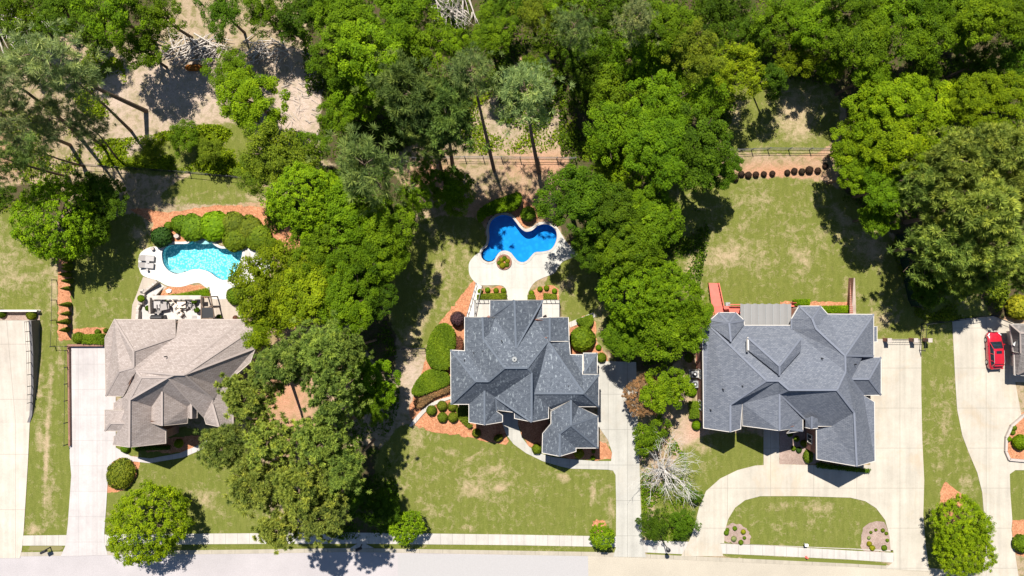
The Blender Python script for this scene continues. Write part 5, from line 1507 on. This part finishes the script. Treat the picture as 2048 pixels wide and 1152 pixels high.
pv = [Vector((W(x, y).x - .2, W(x, y).y, ztop(y))) for x, y in [(79,642),(78,700),(74,770),(69,820)]]
rl = MB()
for i in range(3):
    for r in (.1, .6, 1.0): rl.bar(pv[i] + Vector((0,0,r)), pv[i+1] + Vector((0,0,r)), .025)
rl.build('rails', M['darkgrey'], ft)
for i in range(3):
    for k in range(3):
        q = pv[i].lerp(pv[i+1], k/3); MB().box((q.x, q.y, q.z + .5), (.07, .07, 1.05)).build('post', M['darkgrey'], ft)
t = thing('balustrade', W(35, 630), 'white baluster rail behind the far left concrete drive', 'railing')
a, b = W(8, 621), W(82, 621)
MB().bar(a + Vector((0,0,.9)), b + Vector((0,0,.9)), .25, .1).bar(a + Vector((0,0,.1)), b + Vector((0,0,.1)), .2, .1).build('rails', M['trim'], t)
bl = MB()
for i in range(30): q = a.lerp(b, (i+.5)/30); bl.tube([q + Vector((0,0,.15)), q + Vector((0,0,.5)), q + Vector((0,0,.85))], [.04, .08, .04], 6)
bl.build('balusters', M['trim'], t)
sheet('mulch_bed', [(0,623),(80,623),(80,640),(0,640)], .03, M['pinkgravel'])
# low wall left of the pale driveway
o = MB().prism([P([(138,690),(142,690),(144,890),(141,892)])], 0, .5).build('low_wall', M['brick_brown']); tag(o, 'long low brown wall left of the pale driveway', 'wall')
o = MB().prism([P([(140,688),(210,688),(210,692),(140,692)])], 0, .6).build('low_wall', M['brick_brown']); tag(o, 'short brown wall across the head of the pale driveway', 'wall')

# ---- left house terrace
zt = zoomer(260, 560, 11.377)
TH = .8
def tp(x, y, z=TH): return zt(x, y, z)
def tpoly(pts, z=TH): return [(tp(x, y, z).x, tp(x, y, z).y) for x, y in pts]
M['terr'] = concrete('grey_terrace', (0.50, 0.47, 0.44), stain_amt=.2, cell=(1.2, 1.2), joint=.3)
ter = thing('terrace', tp(1000, 650, 0), 'raised pale terrace between the white deck and tan roof', 'terrace')
MB().prism([tpoly([(470,360),(1620,360),(1625,900),(240,900),(250,680),(370,290),(540,340)])], 0, TH).build('slab', M['terr'], ter)
st = MB()
for i in range(8):
    f0, f1 = i/8, (i+1)/8
    A = lambda f: (350 + 290*f, 290 - 255*f); B = lambda f: (590 + 190*f, 345 - 200*f)
    z = TH*(1 - (i + .5)/8)
    st.prism([tpoly([A(f0), B(f0), B(f1), A(f1)], z)], 0, z)
st.build('steps', M['terr'], ter)
rw = MB()
for a, b, hh, ww in [((620,40),(330,290),.75,.3),((320,290),(330,330),1.0,.5),((320,330),(270,560),.9,.55),((250,560),(200,690),.9,.3),((225,690),(225,900),1.1,.35)]:
    rw.bar(tp(*a, .8) + Vector((0,0,-.8 + hh*.5 + .2)), tp(*b, .8) + Vector((0,0,-.8 + hh*.5 + .4)), ww, hh + .4)
rw.build('side_wall', M['stone'], ter)
rr = MB()
rr.bar(tp(500,450,1.6), tp(1520,450,1.6), .07, .1); rr.bar(tp(490,400,1.6), tp(505,770,1.6), .22, 1.5)
rr.bar(tp(470,395,1.7), tp(1620,395,1.7), .5, .12)
for x in (560,900,1150,1250,1480): rr.box(tp(x, 430, 1.3), (.35, .35, .9))
rr.build('parapet', M['stone'], ter)
pg = thing('pergola', tp(1740, 620, 0), 'small dark timber pergola at the right end of the terrace', 'pergola')
for a, b in [((1620,380),(1835,380)),((1620,640),(1885,620)),((1620,380),(1625,880)),((1835,380),(1920,860)),((1640,560),(1660,640)),((1880,560),(1800,620)),((1625,880),(1900,870))]:
    MB().bar(tp(*a, 2.4), tp(*b, 2.4), .11, .18).build('beam', M['wood'], pg)
for a in [(1620,380),(1835,380),(1885,625),(1625,880)]: q = tp(*a, 2.4); MB().bar((q.x, q.y, 0), q, .14).build('post', M['wood'], pg)
MB().prism([tpoly([(1640,630),(1880,630),(1905,860),(1645,860)], 2.5)], 2.46, 2.52).build('roof_sheet', M['black'], pg)
def chair(x, y, rz, label, mat='sling2', group='chairs on the terrace'):
    c = tp(x, y, TH); t = thing('patio_chair', c, label, 'chair', group)
    R = lambda dx, dy, dz: c + Matrix.Rotation(rz, 3, 'Z') @ Vector((dx, dy, dz))
    MB().box(R(0,0,.42), (.6, .6, .08), rz).build('seat', M[mat], t); MB().box(R(0,.3,.72), (.6, .07, .55), rz, -.2).build('backrest', M[mat], t)
    for dx in (-.27, .27):
        MB().box(R(dx*1.1,0,.62), (.07, .55, .05), rz).build('armrest', M['darkgrey'], t)
        for dy in (-.25, .25): MB().box(R(dx,dy,.2), (.05, .05, .4), rz).build('leg', M['darkgrey'], t)
def table(x, y, rz, sx, sy, label, mat='sling'):
    c = tp(x, y, TH); t = thing('patio_table', c, label, 'table')
    MB().box(c + Vector((0,0,.72)), (sx, sy, .05), rz).build('tabletop', M[mat], t)
    for a in (-1, 1):
        for b in (-1, 1): MB().box(c + Matrix.Rotation(rz, 3, 'Z') @ Vector((a*sx*.42, b*sy*.42, .35)), (.06, .06, .7), rz).build('leg', M['darkgrey'], t)
table(660, 560, 0, 1.0, .9, 'grey table at the left end of the terrace'); table(815, 610, .2, .9, .8, 'dark table with shade left of the white loungers', 'sling2')
chair(740, 610, 1.6, 'dark chair between the two left terrace tables'); chair(830, 500, 0, 'chair behind the dark terrace table'); chair(890, 600, -1.5, 'chair right of the dark terrace table'); chair(700, 690, 3.0, 'chair in front of the grey terrace table')
for (x, y), lab in zip([(980,490),(1060,580),(1140,680),(1180,770)], ['first white slatted lounge seat of the diagonal row, topmost','second white slatted lounge seat in the diagonal row','third white slatted lounge seat in the diagonal row','last white slatted lounge seat, nearest the tan roof']):
    chair(x, y, -.75, lab, 'cream', 'white lounge seats on the terrace')
table(1220, 560, 0, 1.1, .8, 'low pale table right of the white lounge seats', 'cream'); chair(1300, 610, .5, 'taupe chair by the low pale table'); chair(1400, 560, -.4, 'taupe chair beside the potted plants'); chair(1480, 620, -1.2, 'taupe chair at the right end of the terrace')
# grill
c = tp(690, 850, TH); g = thing('grill', c, 'large black covered grill against the tan roof house', 'grill')
MB().box(c + Vector((0,0,.45)), (1.6, .65, .85)).build('cabinet', M['darkgrey'], g)
MB().tube([c + Vector((-.78,0,.95)), c + Vector((-.7,0,.98)), c + Vector((.7,0,.98)), c + Vector((.78,0,.95))], [.2,.36,.36,.2], 14).build('hood', M['black'], g)
def pot(p, label, col='bush', r=.28):
    t = thing('potted_plant', p, label, 'plant', 'potted plants')
    MB().tube([p, p + Vector((0,0,.45))], [r*.7, r], 12).build('pot', M['brick_brown'], t)
    o = bpy.data.objects.new('foliage', SHAG[0]); COL.objects.link(o); o.parent = t; o.location = (0,0,.4); o.scale = (r*1.3, r*1.3, r*1.3); o.color = (*COLS[col], 1)
pot(tp(1250, 415), 'potted plant on the parapet near the middle of the terrace'); pot(tp(890, 425), 'potted plant left of the middle of the parapet'); pot(tp(1500, 480), 'potted plant at the right end of the parapet', 'dark'); pot(tp(450, 640), 'potted plant on the left side wall of the terrace', 'dark'); pot(tp(1560, 680), 'dark potted plant beside the pergola', 'dark'); pot(tp(300, 420, .9), 'green plant on the wall beside the terrace steps', 'fresh', .35); pot(W(441, 634), 'potted plant on the tan patio right of the pergola', 'dark'); pot(W(474, 636), 'potted plant near the yellow-green tree on the tan patio', 'rust')
p = tp(1470, 840); t = thing('door_mat', p, 'grey door mat at the back door of the tan house', 'mat'); MB().box(p + Vector((0,0,.02)), (.6, .35, .03)).build('mat', M['sling2'], t)
o = MB().prism([[(z1(x, y).x, z1(x, y).y) for x, y in [(410,890),(440,875),(462,882),(455,905),(425,912)]]], .02, .22).build('boulder', M['white']); tag(o, 'white flat boulder on the mulch above the terrace', 'boulder')

# pool loungers
def lounger(px, py, rz, label):
    c = W(px, py, .06); t = thing('sun_lounger', c, label, 'sun lounger', 'loungers on the white deck')
    Rm = Matrix.Rotation(rz, 3, 'Z')
    R = lambda x, y, z: c + Rm @ Vector((x, y, z))
    MB().box(R(.3,0,.34), (1.15, .66, .07), rz).build('seat', M['sling'], t)
    MB().box(R(-.62,0,.48), (.78, .66, .06), rz, 0, .35).build('backrest', M['sling2'], t)
    fr = MB()
    for s in (-1, 1): fr.bar(R(-.9,s*.35,.28), R(.9,s*.35,.28), .05)
    fr.bar(R(.9,-.35,.28), R(.9,.35,.28), .05).build('frame', M['darkgrey'], t)
    for a in (-.7, .75):
        for s in (-1, 1): MB().bar(R(a,s*.33,0), R(a,s*.33,.28), .05).build('leg', M['darkgrey'], t)
lounger(297, 517, -.06, 'upper grey lounger on the left lobe of the white deck'); lounger(296, 531, -.08, 'lower grey lounger on the left lobe of the white deck')
def side_table(px, py, label, r=.22):
    c = W(px, py, .06); t = thing('side_table', c, label, 'side table', 'side tables by the pool')
    MB().tube([c + Vector((0,0,.42)), c + Vector((0,0,.46))], r, 16).build('tabletop', M['sling'], t); MB().tube([c, c + Vector((0,0,.42))], [.12, .04], 8).build('leg', M['darkgrey'], t)
side_table(298.5, 524, 'small round table between the two loungers'); side_table(297, 540, 'small dark round table below the lower lounger', .18)
o = MB().prism([catmull(P([(303,497),(308,494),(311,498),(307,501)]), 3)], .05, .5).build('boulder', M['rock']); tag(o, 'dark stone on the white deck by the dark round shrub', 'boulder')
o = MB().prism([catmull(P([(350,472),(356,468),(361,473),(355,477)]), 3)], .0, .5).build('boulder', M['rock']); tag(o, 'stone on the mulch at the top left of the turquoise pool', 'boulder')

# ---- middle house deck and stair
hd = 1.0
def slab(pts, label, z=hd):
    t = thing('back_deck', W(*pts[0]), label, 'deck')
    MB().prism([P(pts, z)] , 0, z).build('slab', M['deck_grey'], t)
    r = MB()
    q = [W(x, y, z + .9) for x, y in pts]
    for a, b in ((0, 1), (1, 2)) if 'left' not in label else ((3, 0), (0, 1)): r.bar(q[a], q[b], .07)
    r.build('railing', M['darkgrey'], t)
    for k in range(5):
        for a, b in ((0, 1),):
            m_ = q[a].lerp(q[b], k/4); MB().bar((m_.x, m_.y, z), m_, .06).build('post', M['darkgrey'], t)
slab([(949,600),(985,600),(985,640),(949,640)], 'pale rear deck left of the slate roof porch wing'); slab([(1084,600),(1119,600),(1119,640),(1084,640)], 'pale rear deck at the right side of the porch wing')
stt = thing('deck_stair', W(945, 600), 'white stair with black rails descending beside the left deck', 'stair')
A0, B0, A1, B1 = (931,640), (947,640), (952,566), (964,572)
s_ = MB()
for i in range(9):
    f0, f1 = i/9, (i+1)/9; z = hd*(1 - i/9) + .06
    L = lambda P_, Q_, f: (P_[0] + (Q_[0]-P_[0])*f, P_[1] + (Q_[1]-P_[1])*f)
    s_.prism([P([L(A0,A1,f0), L(B0,B1,f0), L(B0,B1,f1), L(A0,A1,f1)], z)], 0, z)
s_.build('steps', M['deck_white'], stt)
for P_, Q_ in ((A0, A1), (B0, B1)):
    a, b = W(*P_, hd + .9), W(*Q_, .95); MB().bar(a, b, .07).build('handrail', M['darkgrey'], stt)
    for k in range(6): m_ = a.lerp(b, k/5); MB().bar(m_ - Vector((0,0,.9)), m_, .06).build('post', M['darkgrey'], stt)
# curved garden path edging
pth = [(818,852),(828,838),(838,826),(852,813),(868,803),(884,797),(903,792)]; pth2 = [(903,797),(886,803),(871,809),(857,818),(843,832),(832,845),(823,853)]
sheet('path', catmull(pth, 4, False) + catmull(pth2, 4, False), .16, M['walk'])

# ---- right house extras
rp_ = thing('ramp', W(1430, 600), 'red stained timber ramp and deck behind the wide house', 'ramp')
MB().add([W(1419,566,.05), W(1437,566,.05), W(1448,622,1.0), W(1428,628,1.0)], [(0,3,2,1)]).add([W(1419,566,0), W(1437,566,0), W(1448,622,0), W(1428,628,0)], [(0,1,2,3)]).build('ramp_deck', M['redwood'], rp_)
MB().prism([P([(1428,612),(1483,612),(1483,636),(1428,640)], 1.0)], .85, 1.0, True).build('landing', M['redwood'], rp_)
for a, b in [((1418,566,.7),(1427,630,1.8)),((1438,566,.7),(1449,618,1.8)),((1449,618,1.8),(1460,617,1.8)),((1460,609,1.8),(1482,609,1.8))]:
    MB().bar(W(*a), W(*b), .1, .12).build('handrail', M['redwood'], rp_)
    bb = MB()
    for k in range(10): m_ = W(*a).lerp(W(*b), k/9); zb = a[2] + (b[2]-a[2])*k/9 - .75; bb.bar((m_.x, m_.y, zb), m_, .06)
    bb.build('balusters', M['redrail'], rp_)
p = W(1453, 608); t = thing('utility_box', p, 'small white box beside the red deck', 'box'); MB().box(p + Vector((0,0,.35)), (.5,.4,.7)).build('body', M['white'], t); MB().box(p + Vector((0,0,.72)), (.56,.46,.05)).build('lid', M['grey'], t)
p = W(1584, 609); t = thing('patio_chair', p, 'red chair peeking out right of the patio canopy', 'chair'); MB().box(p + Vector((0,0,.42)), (.55,.55,.07)).build('seat', M['redwood'], t); MB().box(p + Vector((0,.25,.7)), (.55,.07,.55)).build('backrest', M['redrail'], t)
for dx in (-.24,.24):
    for dy in (-.24,.24): MB().box(p + Vector((dx,dy,.2)), (.05,.05,.4)).build('leg', M['redrail'], t)
o = MB().add([W(1700,556,.4), W(1702.5,556,.4), W(1707,640,2.2), W(1699,640,2.2)], [(0,3,2,1)]).prism([P([(1697,556),(1699.5,556),(1702,640),(1692,640)])], 0, 1.6).build('garden_wall', M['brick_red']); tag(o, 'red brick wing wall running up from the wide house', 'wall')
for (x, y), lab in zip([(1386.5,747),(1386.5,767)], ['grey cooling unit, upper one beside the brick wall','grey cooling unit, lower one beside the brick wall']):
    p = W(x, y); t = thing('air_conditioner', p, lab, 'air conditioner', 'cooling units')
    MB().box(p + Vector((0,0,.05)), (1.15,1.15,.1)).build('pad', M['conc_c'], t); MB().box(p + Vector((0,0,.55)), (.85,.85,.9)).build('cabinet', M['grey'], t)
    MB().tube([p + Vector((0,0,1.0)), p + Vector((0,0,1.04))], .34, 20).build('fan_grille', M['darkgrey'], t); MB().tube([p + Vector((0,0,1.03)), p + Vector((0,0,1.07))], .12, 12).build('fan_hub', M['white'], t)
# brick piers and gates at the head of the right drive
G = 'brick gate piers of the right drive'
for x, lab in zip((1768, 1820, 1848), ['left brick gate pier against the wide house','middle brick gate pier','right brick gate pier at the fence corner']):
    p = W(x, 679); t = thing('gate_pier', p, lab, 'pier', G)
    MB().box(p + Vector((0,0,.75)), (.42,.42,1.5)).build('shaft', M['brick_red'], t); MB().box(p + Vector((0,0,1.55)), (.54,.54,.1)).build('cap', M['rock'], t)
for a, b, lab in ((1772,1816,'black gate between the left and middle brick piers'), (1824,1845,'black gate between the middle and right brick piers')):
    t = thing('gate', W(a, 679), lab, 'gate'); r = MB()
    for z in (.15, .75, 1.3): r.bar(W(a, 679) + Vector((0,0,z)), W(b, 679) + Vector((0,0,z)), .035)
    r.build('rails', M['black'], t); r = MB()
    for k in range(14): q = W(a, 679).lerp(W(b, 679), k/13); r.bar(q + Vector((0,0,.1)), q + Vector((0,0,1.35)), .012)
    r.build('bars', M['black'], t)
# walled bed edging on the right
o = MB(); pts_ = P([(2100,800),(2060,822),(2042,832),(2020,852),(2010,874),(2009,902),(2016,918),(2060,922),(2100,922)])
for i in range(len(pts_) - 1): o.bar((*pts_[i], .22), (*pts_[i+1], .22), .3, .42)
tag(o.build('bed_wall', M['rock']), 'low stone edging around the orange bed at the right edge', 'wall')
# street furniture
def mailbox(px, py, label):
    p = W(px, py); t = thing('mailbox', p, label, 'mailbox')
    MB().bar(p, p + Vector((0,0,1.1)), .12).build('post', M['black'], t); MB().bar(p + Vector((-.5,-.35,1.2)), p + Vector((.15,-.05,1.2)), .34, .36).tube([p + Vector((-.5,-.35,1.37)), p + Vector((.15,-.05,1.37))], .17, 10).build('box', M['black'], t)
    MB().bar(p + Vector((.0,-.1,1.1)), p + Vector((-.3,-.25,.7)), .06).build('brace', M['black'], t)
mailbox(101.5, 1094, 'black mailbox on the verge of the pale driveway')
mailbox(724, 1089, 'black mailbox on the ramp pad in the shade of the pines')
p = W(1325, 1081); t = thing('street_lamp', p, 'black street lamp post on the sidewalk below the bare tree', 'street lamp')
MB().tube([p, p + Vector((0,0,.4)), p + Vector((0,0,3.3))], [.14,.07,.05], 10).build('post', M['black'], t)
MB().tube([p + Vector((0,0,3.3)), p + Vector((0,0,3.45)), p + Vector((0,0,3.8)), p + Vector((0,0,3.9))], [.08,.24,.27,.08], 12).build('lantern', M['darkgrey'], t); MB().tube([p + Vector((0,0,3.9)), p + Vector((0,0,4.02))], [.3,.05], 12).build('lamp_cap', M['black'], t)
p = W(1608, 1086); t = thing('yard_sign', p, 'small white post box on the island lawn', 'post'); MB().bar(p, p + Vector((0,0,.7)), .07).build('post', M['grey'], t); MB().box(p + Vector((0,0,.85)), (.42,.3,.3)).build('box', M['white'], t)
p = W(1612, 1114); t = thing('fire_hydrant', p, 'small red hydrant on the narrow verge below the island', 'hydrant'); MB().tube([p, p + Vector((0,0,.08)), p + Vector((0,0,.09)), p + Vector((0,0,.55)), p + Vector((0,0,.7))], [.17,.17,.11,.11,.04], 12).build('barrel', M['redwood'], t); MB().tube([p + Vector((-.2,0,.4)), p + Vector((.2,0,.4))], .06, 8).build('outlet', M['redwood'], t)
sheet('verge', [(1490,1112),(1536,1113),(1700,1122),(1772,1127),(1772,1131),(1700,1127),(1536,1119),(1490,1117)], .052, plain('verge_grass', (.125,.14,.03), .95, .05, var=.3, scale=20))
sheet('verge', [(60,1092),(124,1092),(128,1096),(120,1101),(58,1101)], .052, M['verge'] if 'verge' in M else M.setdefault('verge', plain('verge_grass_dry', (.19,.17,.075), .95, .05, var=.3, scale=20)))
# brush pile and sticks
def sticks(px, py, rx, ry, n, label, seed, mat='greywood', name='brush_pile', dir0=.2, hmax=.9, th=1.0):
    rng = random.Random(seed); c = W(px, py); mb = MB()
    for i in range(n):
        a = rng.gauss(dir0, .55); L = rng.uniform(1.0, 4.2)*th; x = c.x + rng.gauss(0, rx*S*.5); y = c.y + rng.gauss(0, ry*S*.5); z = rng.uniform(.05, hmax)
        d = Vector((math.cos(a), math.sin(a), rng.uniform(-.08, .08)))*L*.5; p = Vector((x, y, z + .1)); k = Vector((rng.uniform(-.2,.2), rng.uniform(-.2,.2), .05))
        mb.tube([p - d, p + k, p + d], [rng.uniform(.05,.12)*th, rng.uniform(.04,.09)*th, .025*th], 5)
    tag(mb.build(name, M[mat]), label, None, None, 'stuff')
sticks(395, 98, 50, 22, 95, 'pile of grey cut branches', 1)
sticks(545, 105, 50, 24, 40, 'grey branches', 2, dir0=.6)
sticks(40, 62, 60, 40, 45, 'grey branches', 3, dir0=-.8)
sticks(905, 25, 40, 30, 40, 'grey branches', 4, dir0=-1.0)
sticks(600, 200, 70, 80, 110, 'twigs', 5, dir0=-.5, hmax=.08, th=.4)
o = bpy.data.objects.new('leaf_pile', SHAG[1]); COL.objects.link(o); b = W(389, 136); o.location = b; o.scale = (1.15, .45, .35); o.color = (.42, .16, .03, 1); tag(o, 'low pile of orange leaves below the brush pile', 'leaf pile')

# ---- car (red crossover, nose towards the wood)
def car():
    b = W(1983, 701); t = thing('parked_car', b, 'red crossover parked on the pale drive at the right', 'car')
    yaw = math.radians(3.0)
    R3 = Matrix.Rotation(yaw, 3, 'Z')
    X = lambda x, y, z: b + R3 @ Vector((x, y, z))      # y: forward
    def loft(st, closed_ends=True, n=None):
        mb = MB(); k = len(st[0]); vs = [X(*p) for s in st for p in s]; fs = []
        for i in range(len(st) - 1):
            for j in range(k - 1): fs.append((i*k+j, i*k+j+1, (i+1)*k+j+1, (i+1)*k+j))
        if closed_ends: fs.append(tuple(range(k))[::-1]); fs.append(tuple((len(st)-1)*k + j for j in range(k)))
        return mb.add(vs, fs)
    def sec(y, w, zb, zs, zt, wt):   # half-profile mirrored: sill, side, shoulder, top
        h = [(w*.94, zb), (w, zb+.15), (w, zs*.8+zb*.2), (w*.985, zs), (wt, zt-.03), (wt*.72, zt), (0, zt+.015)]
        return [(-x, y, z) for x, z in h] + [(x, y, z) for x, z in h[-2::-1]]
    body = [sec(-2.36,.62,.42,.70,.80,.50), sec(-2.28,.82,.30,.85,.98,.70), sec(-2.0,.91,.24,.92,1.05,.80), sec(-1.2,.94,.22,.95,1.06,.82), sec(0,.94,.22,.95,1.04,.82), sec(1.0,.94,.22,.93,1.02,.80), sec(1.6,.92,.23,.86,.97,.76), sec(2.1,.87,.26,.76,.86,.68), sec(2.32,.74,.32,.64,.72,.52), sec(2.40,.56,.40,.56,.62,.40)]
    o = loft(body).build('body', M['carpaint'], t, smooth=True)
    # cabin: glass house then painted roof
    def cab(y, w, z0, z1, w1): return [(-w, y, z0), (-w1, y, z1), (-w1*.6, y, z1+.03), (0, y, z1+.04), (w1*.6, y, z1+.03), (w1, y, z1), (w, y, z0)]
    loft([cab(-2.02,.74,1.0,1.03,.70), cab(-1.72,.78,1.02,1.44,.60), cab(-1.3,.80,1.02,1.56,.62), cab(0.1,.80,1.02,1.58,.63), cab(.42,.80,1.02,1.50,.62), cab(1.22,.80,.98,1.01,.70)]).build('windows', M['carglass'], t, smooth=True)
    loft([[(x, y, z + .018) for x, y, z in cab(y0, .66, 1.50, zz, w)][1:6] for y0, zz, w in ((-1.62,1.50,.62),(-1.3,1.56,.65),(-.6,1.585,.66),(.1,1.58,.66),(.36,1.525,.65))], False).build('roof_panel', M['carpaint'], t, smooth=True)
    MB().add([X(x, y, z) for x, y, z in ((-.34,-.30,1.655),(.34,-.30,1.655),(.34,.08,1.652),(-.34,.08,1.652))], [(0,1,2,3)]).build('sunroof', M['carglass'], t)
    for s in (-1, 1):
        for a_, b_, w_ in (((.79,1.18,1.03),(.64,.38,1.53),.07), ((.81,-.25,1.05),(.65,-.35,1.58),.07), ((.77,-1.95,1.05),(.62,-1.66,1.50),.1), ((.81,-1.15,1.05),(.64,-1.3,1.56),.07)):
            MB().bar(X(s*a_[0],a_[1],a_[2]), X(s*b_[0],b_[1],b_[2]), w_).build('pillar', M['carpaint'], t)
    for s in (-1, 1):
        MB().bar(X(s*.66,-1.5,1.62), X(s*.66,.1,1.64), .04).build('roof_rail', M['grey'], t)
        MB().box(X(s*1.02,.82,1.05), (.22,.12,.15), yaw).build('mirror', M['carpaint'], t)
        MB().add([X(s*.55,2.33,.70), X(s*.80,2.12,.80), X(s*.86,1.92,.86), X(s*.74,2.05,.89), X(s*.58,2.22,.80)], [(0,1,2,3,4)]).bar(X(s*.58,2.3,.70), X(s*.86,1.98,.80), .1, .12).build('headlight', M['lamp_clear'], t)
        MB().bar(X(s*.80,-2.22,.95), X(s*.62,-2.34,.95), .08, .22).build('tail_light', M['lamp_red'], t)
        MB().bar(X(s*.955,-.15,.83), X(s*.955,-.33,.83), .03).build('door_handle', M['carpaint'], t)
        for y in (1.45, -1.42):
            wh = MB().tube([X(s*.70,y,.36), X(s*.73,y,.36), X(s*.93,y,.36), X(s*.955,y,.36)], [.31,.36,.36,.31], 24).build('wheel', M['tyre'], t)
            MB().tube([X(s*.93,y,.36), X(s*.968,y,.36)], [.24,.22], 18).build('rim', M['rim'], wh)
    MB().bar(X(-.5,2.40,.52), X(.5,2.40,.52), .08, .16).build('grille', M['black'], t)
    MB().bar(X(-.6,-2.36,.45), X(.6,-2.36,.45), .08, .14).build('bumper', M['black'], t)
    MB().bar(X(-.55,-1.83,1.50), X(.55,-1.83,1.50), .16, .03).build('spoiler', M['carpaint'], t)
car()
